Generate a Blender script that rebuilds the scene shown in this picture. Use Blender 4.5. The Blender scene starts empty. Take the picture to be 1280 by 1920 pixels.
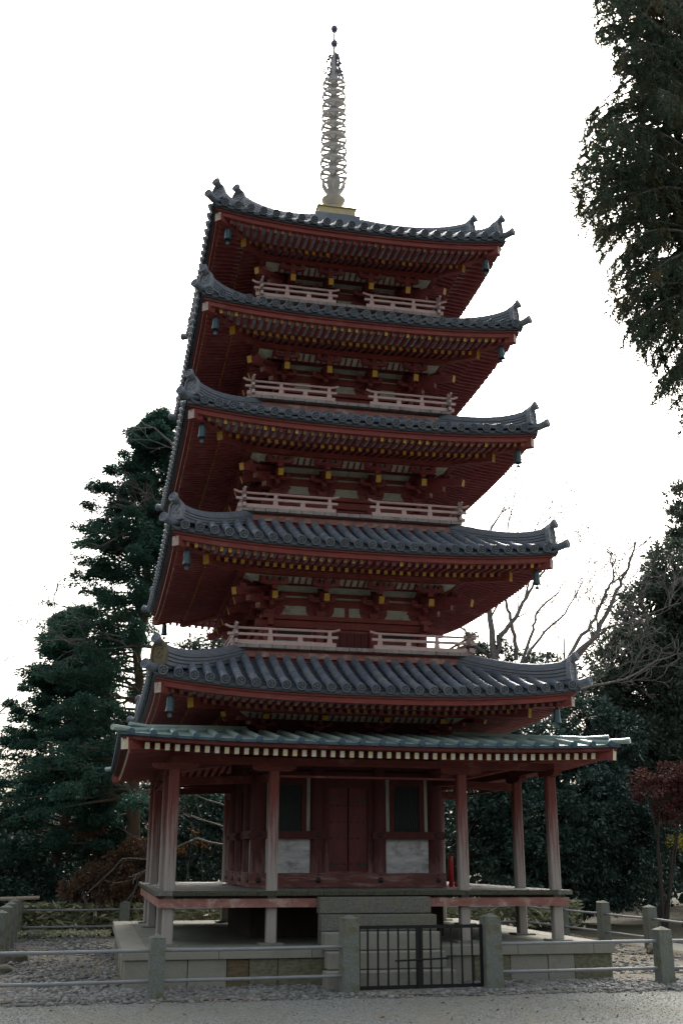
import bpy, math, random
import numpy as np
from mathutils import Vector, Matrix
random.seed(7); rng = np.random.default_rng(7)
S = bpy.context.scene
COL = S.collection
R = math.radians
PI = math.pi

# ------------------------------------------------------------------ camera
CX, CY, CZ = -3.7436, -18.1222, 1.098
YAW, PIT, ROL, FOC = .2133, .3084, .0031, 2038.3843
FW = Vector((math.sin(YAW)*math.cos(PIT), math.cos(YAW)*math.cos(PIT), math.sin(PIT)))
R0 = Vector((math.cos(YAW), -math.sin(YAW), 0)); U0 = R0.cross(FW)
RT = R0*math.cos(ROL)+U0*math.sin(ROL); UP = U0*math.cos(ROL)-R0*math.sin(ROL)
cam = bpy.data.cameras.new('camera'); camo = bpy.data.objects.new('camera', cam); COL.objects.link(camo)
M = Matrix((RT, UP, -FW)).transposed().to_4x4(); M.translation = (CX, CY, CZ); camo.matrix_world = M
cam.sensor_fit = 'VERTICAL'; cam.sensor_height = 36.0; cam.lens = 36.0*FOC/1920.0
cam.clip_start = .1; cam.clip_end = 2000
S.camera = camo
def at(px, py, Y):
    d = FW+RT*((px-640)/FOC)-UP*((py-960)/FOC); t = (Y-CY)/d.y
    return Vector((CX, CY, CZ))+d*t
# ------------------------------------------------------------------ sky, sun, exposure
SUN_EL, SUN_AZ = R(42), R(20)      # azimuth measured from +Y (behind the pagoda) towards +X
W = bpy.data.worlds.new('World'); S.world = W; W.use_nodes = True
nt = W.node_tree; nt.nodes.clear()
sky = nt.nodes.new('ShaderNodeTexSky'); sky.sky_type = 'NISHITA'; sky.sun_disc = False
sky.sun_elevation = SUN_EL; sky.sun_rotation = SUN_AZ; sky.air_density = 1.6; sky.dust_density = 7; sky.ozone_density = 1
hs = nt.nodes.new('ShaderNodeHueSaturation'); hs.inputs['Saturation'].default_value = .42
bg = nt.nodes.new('ShaderNodeBackground'); bg.inputs['Strength'].default_value = .12
wo = nt.nodes.new('ShaderNodeOutputWorld')
nt.links.new(sky.outputs[0], hs.inputs['Color']); nt.links.new(hs.outputs[0], bg.inputs[0]); nt.links.new(bg.outputs[0], wo.inputs[0])
sl = bpy.data.lights.new('sun', 'SUN'); sl.energy = 1.0; sl.angle = R(14); sl.color = (1, .95, .88)
so = bpy.data.objects.new('sun', sl); COL.objects.link(so)
sd = Vector((math.sin(SUN_AZ)*math.cos(SUN_EL), math.cos(SUN_AZ)*math.cos(SUN_EL), math.sin(SUN_EL)))
so.rotation_euler = sd.to_track_quat('Z', 'Y').to_euler()
S.view_settings.view_transform = 'Standard'; S.view_settings.look = 'None'; S.view_settings.gamma = 1
S.view_settings.exposure = 1.35
S.cycles.use_denoising = True
S.cycles.max_bounces = 5; S.cycles.diffuse_bounces = 3; S.cycles.transparent_max_bounces = 4

# ------------------------------------------------------------------ materials
def mat(name, c1, c2=None, sc=(6, 6, 6), rough=.75, bump=.15, bsc=None, metal=0, c3=None, sc3=1.2, t3=(.55, .7), spec=.4, island=False, det=5, trans=0, zgrad=None):
    m = bpy.data.materials.new(name); m.use_nodes = True; t = m.node_tree; N = t.nodes; L = t.links
    b = N['Principled BSDF']; b.inputs['Roughness'].default_value = rough; b.inputs['Metallic'].default_value = metal
    b.inputs['Specular IOR Level'].default_value = spec
    tc = N.new('ShaderNodeTexCoord'); mp = N.new('ShaderNodeMapping'); mp.inputs['Scale'].default_value = sc
    L.new(tc.outputs['Object'], mp.inputs[0])
    no = N.new('ShaderNodeTexNoise'); no.inputs['Scale'].default_value = 1; no.inputs['Detail'].default_value = det; no.inputs['Roughness'].default_value = .65
    L.new(mp.outputs[0], no.inputs['Vector'])
    rmp = N.new('ShaderNodeMapRange'); rmp.inputs[1].default_value = .3; rmp.inputs[2].default_value = .7
    L.new(no.outputs[0], rmp.inputs[0])
    fac = rmp.outputs[0]
    if island:
        g = N.new('ShaderNodeNewGeometry'); a = N.new('ShaderNodeMath'); a.operation = 'MULTIPLY_ADD'; a.inputs[1].default_value = .55
        a2 = N.new('ShaderNodeMath'); a2.operation = 'MULTIPLY'; a2.inputs[1].default_value = .45
        L.new(fac, a2.inputs[0]); L.new(g.outputs['Random Per Island'], a.inputs[0]); L.new(a2.outputs[0], a.inputs[2]); fac = a.outputs[0]
    mx = N.new('ShaderNodeMix'); mx.data_type = 'RGBA'; mx.inputs[6].default_value = (*c1, 1); mx.inputs[7].default_value = (*(c2 or c1), 1)
    L.new(fac, mx.inputs[0]); col = mx.outputs[2]
    if c3:
        n3 = N.new('ShaderNodeTexNoise'); n3.inputs['Scale'].default_value = 1; n3.inputs['Detail'].default_value = 6; n3.inputs['Roughness'].default_value = .7
        mp3 = N.new('ShaderNodeMapping'); mp3.inputs['Scale'].default_value = sc3 if hasattr(sc3, '__len__') else (sc3, sc3, sc3); L.new(tc.outputs['Object'], mp3.inputs[0]); L.new(mp3.outputs[0], n3.inputs['Vector'])
        src = n3.outputs[0]
        if zgrad:      # wear that climbs from the foot of the wood: full below zgrad[0], none above zgrad[1]
            sx = N.new('ShaderNodeSeparateXYZ'); L.new(tc.outputs['Object'], sx.inputs[0])
            zr = N.new('ShaderNodeMapRange'); zr.inputs[1].default_value = zgrad[1]; zr.inputs[2].default_value = zgrad[0]; zr.inputs[3].default_value = -.25; zr.inputs[4].default_value = .25
            L.new(sx.outputs[2], zr.inputs[0]); ad = N.new('ShaderNodeMath'); ad.operation = 'ADD'
            L.new(src, ad.inputs[0]); L.new(zr.outputs[0], ad.inputs[1]); src = ad.outputs[0]
        r3 = N.new('ShaderNodeMapRange'); r3.inputs[1].default_value = t3[0]; r3.inputs[2].default_value = t3[1]
        L.new(src, r3.inputs[0])
        m3 = N.new('ShaderNodeMix'); m3.data_type = 'RGBA'; L.new(r3.outputs[0], m3.inputs[0]); L.new(col, m3.inputs[6]); m3.inputs[7].default_value = (*c3, 1)
        col = m3.outputs[2]
    L.new(col, b.inputs['Base Color'])
    if bump:
        nb = no
        if bsc:
            mp2 = N.new('ShaderNodeMapping'); mp2.inputs['Scale'].default_value = bsc; L.new(tc.outputs['Object'], mp2.inputs[0])
            nb = N.new('ShaderNodeTexNoise'); nb.inputs['Scale'].default_value = 1; nb.inputs['Detail'].default_value = 4; L.new(mp2.outputs[0], nb.inputs['Vector'])
        bp = N.new('ShaderNodeBump'); bp.inputs['Strength'].default_value = bump; bp.inputs['Distance'].default_value = .02
        L.new(nb.outputs[0], bp.inputs['Height']); L.new(bp.outputs[0], b.inputs['Normal'])
    if trans:
        b.inputs['Transmission Weight'].default_value = 0
        tr = N.new('ShaderNodeBsdfTranslucent'); L.new(col, tr.inputs[0]); ms = N.new('ShaderNodeMixShader'); ms.inputs[0].default_value = trans
        L.new(b.outputs[0], ms.inputs[1]); L.new(tr.outputs[0], ms.inputs[2]); L.new(ms.outputs[0], N['Material Output'].inputs[0])
    return m
RED = mat('red_wood', (.26, .052, .053), (.15, .032, .036), (9, 9, 9), .7, .2, c3=(.27, .11, .10), sc3=2.2, t3=(.52, .75))
REDD = mat('shaded_wall_red', (.07, .011, .010), (.045, .009, .009), (22, 22, 2), .75, .3, c3=(.2, .11, .1), sc3=(14, 14, 2), t3=(.4, .8), zgrad=(.6, 1.5))  # wall red with the porch shade darkened into its colour; worn paler at the foot
REDX = mat('red_beam', (.25, .05, .04), (.14, .028, .025), (3, 14, 20), .65, .2, c3=(.24, .09, .075), sc3=3, t3=(.55, .75))
REDP = mat('weathered_post_wood', (.17, .04, .032), (.10, .026, .022), (28, 28, 1.6), .75, .3, c3=(.31, .28, .255), sc3=(30, 30, 1.1), t3=(.36, .68), zgrad=(.5, 2.1))
PINK = mat('faded_red_beam', (.32, .14, .115), (.19, .08, .065), (5, 5, 22), .75, .3, c3=(.42, .29, .24), sc3=6, t3=(.5, .66))
PORR = mat('shaded_porch_red', (.13, .02, .015), (.075, .013, .012), (3, 14, 20), .7, .2, c3=(.2, .08, .07), sc3=3, t3=(.55, .75))  # darker copy of the beam red, shade under the porch roof painted in
PINKD = mat('shaded_sill_red', (.15, .055, .045), (.09, .03, .026), (5, 5, 22), .75, .3, c3=(.26, .17, .15), sc3=(2, 2, 14), t3=(.5, .66))  # darker copy of the faded beam red, porch shade put into the colour
RAIL = mat('faded_rail_wood', (.62, .45, .42), (.48, .32, .29), (8, 8, 20), .75, .2, c3=(.47, .38, .34), sc3=6, t3=(.5, .7))
PLANK = mat('grey_plank', (.38, .33, .31), (.22, .19, .18), (7, 7, 12), .8, .25, c3=(.1, .09, .07), sc3=4, t3=(.55, .75))
DECKM = mat('deck_wood', (.18, .18, .16), (.09, .09, .08), (22, 2, 5), .65, .3, c3=(.09, .095, .06), sc3=3, t3=(.55, .8))
MOSSY = mat('dark_mossy_wood', (.03, .03, .025), (.09, .09, .055), (35, 35, 35), .9, .3)
BOARD = mat('sheathing_board', (.50, .50, .53), (.38, .30, .32), (9, 9, 9), .8, .1, c3=(.16, .06, .06), sc3=3, t3=(.5, .7))
ENDW = mat('worn_end_paint', (.3, .16, .05), (.17, .06, .03), (40, 40, 40), .7, .05, c3=(.4, .3, .16), sc3=9, t3=(.55, .7))
ENDD = mat('shaded_end_paint', (.12, .05, .025), (.06, .02, .015), (40, 40, 40), .7, .05, c3=(.3, .26, .16), sc3=14, t3=(.6, .7))  # end paint dimmed to stand for the shade under the lowest tiled roof
YEL = mat('ochre_end_paint', (.55, .30, .025), (.4, .22, .03), (40, 40, 40), .6, .05, c3=(.45, .36, .2), sc3=9, t3=(.55, .7))
CREAM = mat('cream_end_paint', (.62, .56, .32), (.5, .44, .3), (30, 30, 30), .6, .05, c3=(.6, .6, .55), sc3=6, t3=(.45, .6))
WHITEND = mat('worn_white_end', (.5, .45, .4), (.36, .24, .2), (18, 18, 18), .7, .1)
PLAST = mat('aged_plaster', (.52, .52, .46), (.34, .35, .31), (8, 8, 14), .85, .1, c3=(.18, .18, .15), sc3=5, t3=(.55, .75))
PANEL = mat('stained_grey_panel', (.5, .5, .5), (.26, .26, .27), (4, 4, 16), .6, .1, c3=(.15, .14, .14), sc3=6, t3=(.52, .72))
STRIP = mat('pale_wall_strip', (.36, .35, .3), (.22, .22, .19), (20, 20, 3), .8, .1)
DARKW = mat('dark_lattice', (.012, .02, .02), (.02, .03, .03), (60, 60, 4), .7, .3)
IRON = mat('black_iron', (.018, .018, .02), (.05, .03, .022), (20, 20, 8), .5, .1, metal=.3)
RUST = mat('rusty_iron', (.008, .008, .01), (.014, .011, .011), (20, 20, 20), .55, .1, metal=.3, c3=(.16, .06, .03), sc3=8, t3=(.45, .6), zgrad=(-.4, -.05))
TILE = mat('grey_roof_tile', (.165, .198, .245), (.08, .1, .13), (7, 7, 7), .42, .15, bsc=(40, 40, 40), c3=(.25, .26, .24), sc3=3, t3=(.5, .75), spec=.5, island=True)
TILED = mat('dark_pan_tile', (.075, .088, .11), (.035, .042, .055), (9, 9, 9), .5, .2, bsc=(30, 30, 30), spec=.5, island=True)
RIDGE = mat('ridge_tile', (.19, .21, .245), (.11, .125, .15), (6, 6, 30), .5, .3, bsc=(10, 10, 60), c3=(.2, .2, .19), sc3=4, t3=(.55, .75))
ONIM = mat('ornament_tile', (.26, .28, .31), (.12, .135, .155), (18, 18, 18), .55, .3)
ONIB = mat('ornament_tile_lichen', (.17, .13, .06), (.1, .085, .06), (18, 18, 18), .7, .3)
COP = mat('patina_copper', (.30, .39, .35), (.2, .28, .25), (5, 5, 5), .32, .1, c3=(.36, .43, .4), sc3=3, t3=(.5, .7), spec=.6)
COPD = mat('patina_copper_edge', (.05, .09, .12), (.03, .06, .09), (20, 20, 20), .5, .1)
BELLM = mat('bronze_bell', (.08, .13, .145), (.035, .06, .07), (20, 20, 10), .45, .1, metal=.4)
BRONZE = mat('finial_bronze', (.5, .47, .42), (.36, .35, .36), (8, 8, 8), .5, .1, metal=0, c3=(.42, .43, .43), sc3=4, t3=(.5, .7))
DBRONZE = mat('dark_finial_bronze', (.12, .13, .19), (.08, .08, .13), (8, 8, 8), .45, .05, metal=.4)
GOLDB = mat('gilt_box_bronze', (.55, .43, .18), (.42, .36, .24), (9, 9, 9), .5, .1, metal=.2)
GRAN = mat('granite', (.31, .295, .245), (.18, .175, .145), (90, 90, 90), .85, .2, c3=(.15, .15, .12), sc3=2.2, t3=(.5, .8), det=3)
GRANF = mat('platform_floor_stone', (.24, .24, .2), (.17, .17, .14), (60, 60, 60), .85, .15, c3=(.13, .13, .085), sc3=1.3, t3=(.45, .7))
GRAND = mat('weathered_granite', (.2, .19, .16), (.07, .07, .06), (75, 75, 75), .9, .3, c3=(.14, .14, .08), sc3=3, t3=(.5, .7), det=3)
POSTM = mat('lichen_granite_post', (.2, .215, .19), (.10, .115, .10), (60, 60, 60), .9, .25, c3=(.12, .11, .045), sc3=7, t3=(.5, .65))
BROWNST = mat('brown_sandstone', (.17, .12, .06), (.07, .06, .04), (10, 10, 30), .9, .3)
GREENST = mat('mossy_block_stone', (.2, .19, .125), (.08, .08, .05), (14, 14, 30), .9, .3)
PIPE = mat('grey_rail_pipe', (.26, .27, .27), (.17, .18, .19), (5, 30, 30), .6, .1)
DOORR = mat('red_door_paint', (.11, .010, .009), (.06, .008, .008), (14, 14, 3), .6, .15)
EXTR = mat('extinguisher_red', (.3, .012, .01), (.25, .01, .01), (5, 5, 5), .3, .02)
BARK = mat('brown_bark', (.16, .12, .08), (.07, .055, .04), (14, 14, 4), .9, .5)
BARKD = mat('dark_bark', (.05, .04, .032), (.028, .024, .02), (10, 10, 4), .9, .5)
BARKG = mat('grey_twig_bark', (.22, .2, .19), (.09, .08, .075), (12, 12, 12), .9, .2)
BAMB = mat('dry_bamboo', (.42, .34, .26), (.3, .24, .19), (20, 3, 20), .6, .1)
def leaf(name, a, b, **k): return mat(name, a, b, (1.1, 1.1, 1.1), k.pop('rough', .6), 0, island=True, det=2, trans=k.pop('trans', .2), **k)
L_CYP = leaf('cypress_leaf', (.02, .055, .042), (.065, .15, .11), trans=.35, spec=.15)
L_EVG = leaf('evergreen_leaf', (.012, .034, .028), (.06, .12, .09), rough=.28, spec=.6)
L_OAK = leaf('oak_leaf', (.035, .06, .045), (.10, .13, .09), rough=.5, spec=.3)
L_CED = leaf('cedar_needle', (.02, .042, .03), (.06, .08, .045), spec=.15, c3=(.10, .065, .025), sc3=1.3, t3=(.52, .68))
L_BRN = leaf('dead_brown_leaf', (.09, .065, .05), (.25, .15, .085), spec=.15)
L_ORG = leaf('orange_leaf', (.25, .09, .015), (.38, .17, .03))
L_RED = leaf('red_leaf', (.05, .025, .02), (.16, .045, .035))
L_SAS = leaf('bamboo_grass_leaf', (.06, .09, .03), (.78, .76, .50), rough=.45, spec=.4)
L_FAR = leaf('far_leaf', (.01, .022, .016), (.03, .055, .038), spec=.1)
L_YEL = leaf('yellow_leaf', (.3, .26, .03), (.4, .36, .06))

# ------------------------------------------------------------------ mesh helpers
class MB:
    def __init__(s): s.v = []; s.f = []; s.m = []
    def add(s, vs, fs, mi=0):
        o = len(s.v); s.v.extend([tuple(v) for v in vs]); s.f.extend([tuple(i+o for i in f) for f in fs]); s.m.extend([mi]*len(fs))
    def hexa(s, p, mi=0, end=None):   # 8 points: bottom 4 ccw, top 4 ccw ; end = material of face 0-1-5-4 (front)
        o = len(s.v); s.v.extend([tuple(v) for v in p])
        fs = [(3, 2, 1, 0), (4, 5, 6, 7), (0, 1, 5, 4), (1, 2, 6, 5), (2, 3, 7, 6), (3, 0, 4, 7)]
        s.f.extend([tuple(i+o for i in f) for f in fs]); mm = [mi]*6
        if end is not None: mm[2] = end
        s.m.extend(mm)
    def box(s, x0, x1, y0, y1, z0, z1, mi=0, end=None):
        s.hexa([(x0, y0, z0), (x1, y0, z0), (x1, y1, z0), (x0, y1, z0), (x0, y0, z1), (x1, y0, z1), (x1, y1, z1), (x0, y1, z1)], mi, end)
    def bar(s, a, b, w, h, mi=0, end=None, up=(0, 0, 1), w2=None, h2=None):   # a = front end
        a = Vector(a); b = Vector(b); d = (b-a).normalized(); u = Vector(up); r = d.cross(u).normalized(); u = r.cross(d)
        P = []
        w2 = w2 or w; h2 = h2 or h
        for su in (-1, 1):
            P += [a+r*(-w/2)*-1+u*su*h/2, a-r*(w/2)+u*su*h/2, b-r*(w2/2)+u*su*h2/2, b+r*(w2/2)+u*su*h2/2]
        s.hexa([P[0], P[1], P[2], P[3], P[4], P[5], P[6], P[7]], mi, end)
    def tube(s, pts, rad, n=6, mi=0, cap=True):
        pts = [Vector(p) for p in pts]
        if not hasattr(rad, '__len__'): rad = [rad]*len(pts)
        vs = []; prev = None
        for i, p in enumerate(pts):
            d = (pts[min(i+1, len(pts)-1)]-pts[max(i-1, 0)])
            if d.length < 1e-9: d = Vector((0, 0, 1))
            d.normalize()
            if prev is None:
                a = Vector((0, 0, 1)) if abs(d.z) < .9 else Vector((1, 0, 0)); x = d.cross(a).normalized()
            else: x = (prev-d*prev.dot(d)).normalized()
            prev = x; y = d.cross(x)
            for k in range(n):
                t = 2*PI*k/n; vs.append(p+(x*math.cos(t)+y*math.sin(t))*rad[i])
        fs = []
        for i in range(len(pts)-1):
            for k in range(n):
                k2 = (k+1) % n; fs.append((i*n+k, i*n+k2, (i+1)*n+k2, (i+1)*n+k))
        if cap: fs += [tuple(range(n))[::-1], tuple((len(pts)-1)*n+k for k in range(n))]
        s.add(vs, fs, mi)
    def lathe(s, prof, c=(0, 0, 0), n=16, mi=0, M=None):
        vs = []; fs = []
        for r, z in prof:
            for k in range(n):
                t = 2*PI*k/n; v = Vector((r*math.cos(t), r*math.sin(t), z))
                if M: v = M@v
                vs.append(v+Vector(c))
        m = len(prof)
        for i in range(m-1):
            for k in range(n):
                k2 = (k+1) % n; fs.append((i*n+k, i*n+k2, (i+1)*n+k2, (i+1)*n+k))
        fs += [tuple(range(n))[::-1], tuple((m-1)*n+k for k in range(n))]
        s.add(vs, fs, mi)
    def prism(s, poly, org, ax, ay, an, th, mi=0):  # poly extruded by th along an
        org, ax, ay, an = Vector(org), Vector(ax), Vector(ay), Vector(an); n = len(poly)
        vs = [org+ax*x+ay*y for x, y in poly]+[org+ax*x+ay*y+an*th for x, y in poly]
        fs = [tuple(range(n))[::-1], tuple(range(n, 2*n))]+[(i, (i+1) % n, n+(i+1) % n, n+i) for i in range(n)]
        s.add(vs, fs, mi)
    def build(s, name, mats, parent=None, smooth=False, bevel=0):
        me = bpy.data.meshes.new(name); me.from_pydata(s.v, [], s.f)
        if not isinstance(mats, (list, tuple)): mats = [mats]
        for m in mats: me.materials.append(m)
        me.polygons.foreach_set('material_index', s.m)
        if smooth:
            me.polygons.foreach_set('use_smooth', [True]*len(s.f))
        me.update(); me.validate()
        o = bpy.data.objects.new(name, me); COL.objects.link(o); o.parent = parent
        if smooth:
            try: me.set_sharp_from_angle(angle=R(38))
            except Exception: pass
        if bevel:
            b = o.modifiers.new('bevel', 'BEVEL'); b.width = bevel; b.segments = 2; b.limit_method = 'ANGLE'; b.angle_limit = R(50)
        return o
def empty(name, loc=(0, 0, 0), parent=None):
    o = bpy.data.objects.new(name, None); COL.objects.link(o); o.location = loc; o.parent = parent; o.empty_display_size = .2; return o
def tag(o, label=None, cat=None, group=None, kind=None):
    if label: o['label'] = label
    if cat: o['category'] = cat
    if group: o['group'] = group
    if kind: o['kind'] = kind
    return o
def dup(o, parent=None, rot=None, loc=None, scale=None, kids=True):
    c = o.copy(); COL.objects.link(c); c.parent = parent if parent is not None else o.parent
    if rot is not None: c.rotation_euler = (0, 0, rot)
    if loc is not None: c.location = loc
    if scale is not None: c.scale = scale
    if kids:
        for ch in list(o.children):
            d = ch.copy(); COL.objects.link(d); d.parent = c
    return c

# ================================================================== PAGODA
PG = tag(empty('pagoda'), 'five storey red wooden pagoda with grey tiled roofs and a tall bronze finial', 'pagoda')
B = [1.37, 1.26, 1.20, 1.12, 1.03]
A = [3.226, 3.08, 2.933, 2.785, 2.633]
ZD = [3.40, 5.56, 7.61, 9.535, 11.26]
LIFT = [.175, .15, .15, .14, .17]
BB = [None, 1.89, 1.82, 1.72, 1.61]
ZF = [None, 4.20, 6.395, 8.385, 10.28]
TOPH = [1.74, 1.67, 1.57, 1.46, .34]
TOPZ = [4.01, 6.20, 8.19, 10.08, 12.66]
SP = .213
def roofz(i, u, h):   # height of the tile bed of roof i at half-width h, lateral offset u
    e = A[i]-.1; t = TOPH[i]; s = max(0, min(1, (e-h)/(e-t)))
    cv = .30 if i == 4 else .16
    z = ZD[i]-.03+(TOPZ[i]-ZD[i]+.03)*((1-cv)*s+cv*s*s)
    return z+LIFT[i]*min(1.05, abs(u)/h)**2.7*(1-s)**1.5
def eavlift(i, u, y):  # lift of the wood under the eave
    e = A[i]-.1; y = max(abs(y), abs(u), .01); g = max(0, (y-B[i])/(e-B[i]))
    return LIFT[i]*(abs(u)/y)**2.7*g**1.4
def sweepbox(mb, i, o, n, z0, z1, mi=0, lf=eavlift, N=20):   # a board along side -y, mitred: outer face y=-o, inner face y=-n
    pr = None
    for k in range(N+1):
        s = -1+2*k/N
        uo, un = s*o, s*n
        q = [(uo, -o, z0+lf(i, uo, o)), (uo, -o, z1+lf(i, uo, o)), (un, -n, z1+lf(i, un, n)), (un, -n, z0+lf(i, un, n))]
        if pr:
            mb.add(pr+q, [(0, 4, 5, 1), (1, 5, 6, 2), (2, 6, 7, 3), (3, 7, 4, 0)], mi)
        pr = q
def halfcyl(mb, pts, r0, r1, nseg=6, mi=0):    # cover tiles: each segment tapers, leaving a step at every joint
    up = Vector((0, 0, 1))
    for a, b in zip(pts[:-1], pts[1:]):
        d = (b-a).normalized(); x = d.cross(up).normalized(); z = x.cross(d)
        vs = []
        for p, r in ((a, r0), (b+d*.01, r1)):
            for k in range(nseg+1):
                t = PI*(k/nseg)*1.16-PI*.08; vs.append(p+x*math.cos(t)*r+z*math.sin(t)*r)
        n1 = nseg+1
        mb.add(vs, [(k, k+1, n1+k+1, n1+k) for k in range(nseg)]+[tuple(range(n1))], mi)
def disc(mb, c, nrm, r, mi=0, th=.03, mi2=None):   # decorated round end tile: rim, sunk field, comma-like boss
    nrm = Vector(nrm).normalized(); q = nrm.to_track_quat('Z', 'Y').to_matrix()
    mb.lathe([(r*.97, -th), (r, 0), (r*.98, .012), (r*.8, .012), (r*.77, .0)], c, 14, mi, q)
    mb.lathe([(r*.775, -.004), (r*.77, .001), (.001, .001)], c, 14, mi if mi2 is None else mi2, q)
    for k in range(3):   # comma shaped swirl
        t = k*2.094+.4; pts = [Vector((math.cos(t+a*1.5), math.sin(t+a*1.5), 0))*r*(.26+.36*a)+Vector((0, 0, .004)) for a in (0, .35, .7, 1)]
        mb.tube([Vector(c)+q@p_ for p_ in pts], [r*.17, r*.15, r*.09, r*.03], 5, mi)
def tile_side(i, parent):
    mb = MB(); e = A[i]-.1; t = TOPH[i]; n = int((e-.1)/SP); last = None
    cols = [k*SP for k in range(-n, n+1)]
    for u in cols:
        h1 = max(t, abs(u)+.02); L = e-h1
        if L < .06: continue
        m = max(1, round(L/.29)); pts = []
        for k in range(m+1):
            h = e-L*k/m; pts.append(Vector((u, -h-(.03 if k == 0 else 0), roofz(i, u, h)+.024)))
        halfcyl(mb, pts, .064, .057)
        d = (pts[0]-pts[1]).normalized(); disc(mb, pts[0]+d*.012+Vector((0, 0, -.002)), d, .068, 0, mi2=1)
    # pan tiles
    edges = cols+[cols[-1]+SP]; edges = [cols[0]-SP]+edges
    for a, b in zip(edges[:-1], edges[1:]):
        uc = (a+b)/2
        ua, ub = max(a, -e), min(b, e)
        h1 = max(t, min(abs(ua), abs(ub)))
        L = e+.0-h1
        if L < .05 or ub-ua < .03: continue
        m = max(1, round(L/.13)); W5 = [0, .25, .5, .75, 1]
        for k in range(m):
            ha, hb = e-L*k/m, e-L*(k+1)/m
            vs = []
            for h, dz in ((ha, .022), (ha, -.02), (hb, 0)):
                for w in W5:
                    u = ua+(ub-ua)*w; hh = max(h, abs(u)) if abs(u) > h else h
                    sag = -.045*math.sin(PI*w)
                    vs.append((u, -hh, roofz(i, u, max(hh, t))+sag+dz-.005))
            fs = []
            for w in range(4):
                fs.append((5+w, 6+w, 1+w, w)); fs.append((w, w+1, 11+w, 10+w))
            mb.add(vs, fs, 1)
        # drip lip
        vs = []
        for dz in (0, -.034):
            for w in W5:
                u = ua+(ub-ua)*w; vs.append((u, -e-.004, roofz(i, u, e)-.045*math.sin(PI*w)+.018+dz))
        mb.add(vs, [(w+5, w+6, w+1, w) for w in range(4)], 1)
    return mb
def seg_pts(f, a, b, n): return [f(a+(b-a)*k/n) for k in range(n+1)]
def hipridge(i, h0, h1, w, hgt, big=True, onimat=ONIM, parent=None, rot=0):   # from outer half-width h0 up to h1 along the -x,-y hip
    mb = MB(); D = Vector((-1, -1, 0)).normalized(); X = Vector((1, -1, 0)).normalized()
    N = 14
    def P(s):
        h = h1+(h0-h1)*s; z = roofz(i, h, h)+.10*s**5
        return Vector((-h, -h, z))
    rows = [(1.0, 0, .22), (.82, .22, .30), (1.0, .30, .46), (.82, .46, .54), (1.0, .54, .70), (.82, .70, .78), (1.0, .78, .90), (.8, .90, 1.0)]
    for (ww, za, zb) in rows:
        pr = None; gm = 1 if ww < .9 and zb < .88 else 0
        for k in range(N+1):
            p = P(k/N); hw = w/2*ww; hs = hgt*(1+.22*(k/N)**3)
            q = [p-X*hw+Vector((0, 0, za*hs-.03)), p-X*hw+Vector((0, 0, zb*hs-.03)), p+X*hw+Vector((0, 0, zb*hs-.03)), p+X*hw+Vector((0, 0, za*hs-.03))]
            if pr: mb.add(pr+q, [(0, 4, 5, 1), (1, 5, 6, 2), (2, 6, 7, 3), (3, 7, 4, 0)], gm)
            else: mb.add(q, [(0, 1, 2, 3)])
            pr = q
        mb.add(pr, [(3, 2, 1, 0)])
    top = [P(k/N)+Vector((0, 0, hgt*(1+.22*(k/N)**3)-.02)) for k in range(N+1)]
    # jutting round end tile
    up = (D*.9+Vector((0, 0, .34))).normalized(); up1 = (D*.55+Vector((0, 0, .8))).normalized()
    top2 = [top[-1]+D*.03+up1*.08, top[-1]+D*.03+up1*.10+up*.06]
    for a, b in zip(range(0, N, 1), range(1, N+1, 1)):
        halfcyl(mb, [top[b], top[a]], .062, .058)
    mb.tube([top[-1]-D*.08]+top2, [.048, .056, .068], 10)
    disc(mb, top2[-1]+up*.012, up, .076)
    o = mb.build('hip_ridge', [RIDGE, TILED], parent, smooth=True); o.rotation_euler = (0, 0, rot)
    # ogre tile plate
    mb = MB(); c = P(1)+D*.02; H = hgt*1.25+.04; W_ = w*.85
    poly = [(-W_*.85, -.04), (W_*.85, -.04), (W_, H*.3), (W_*.86, H*.75), (W_*.42, H*1.02), (0, H*1.1), (-W_*.42, H*1.02), (-W_*.86, H*.75), (-W_, H*.3)]
    mb.prism(poly, c, X, (0, 0, 1), D, .05)
    inn = [(x*.8, (y-H*.5)*.8+H*.5) for x, y in poly]
    # raised rim
    n = len(poly)
    for k in range(n):
        a, b = poly[k], poly[(k+1) % n]
        mb.bar(c+D*.06+X*a[0]+Vector((0, 0, a[1])), c+D*.06+X*b[0]+Vector((0, 0, b[1])), .028, .028)
    q = D.to_track_quat('Z', 'Y').to_matrix()
    for (x, y, r) in ((-.34, .66, .16), (.34, .66, .16), (0, .47, .17), (-.4, .3, .14), (.4, .3, .14), (-.16, .22, .1), (.16, .22, .1), (0, .86, .12), (-.2, .8, .08), (.2, .8, .08)):
        rr = r*W_*1.1
        mb.lathe([(rr, -.01), (rr*.85, rr*.45), (rr*.4, rr*.75), (.001, rr*.8)], c+D*.05+X*(x*W_)+Vector((0, 0, y*H)), 8, 0, q)
    og = mb.build('ridge_end_ornament', onimat, parent, smooth=False); og.rotation_euler = (0, 0, rot)
    return o

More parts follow.
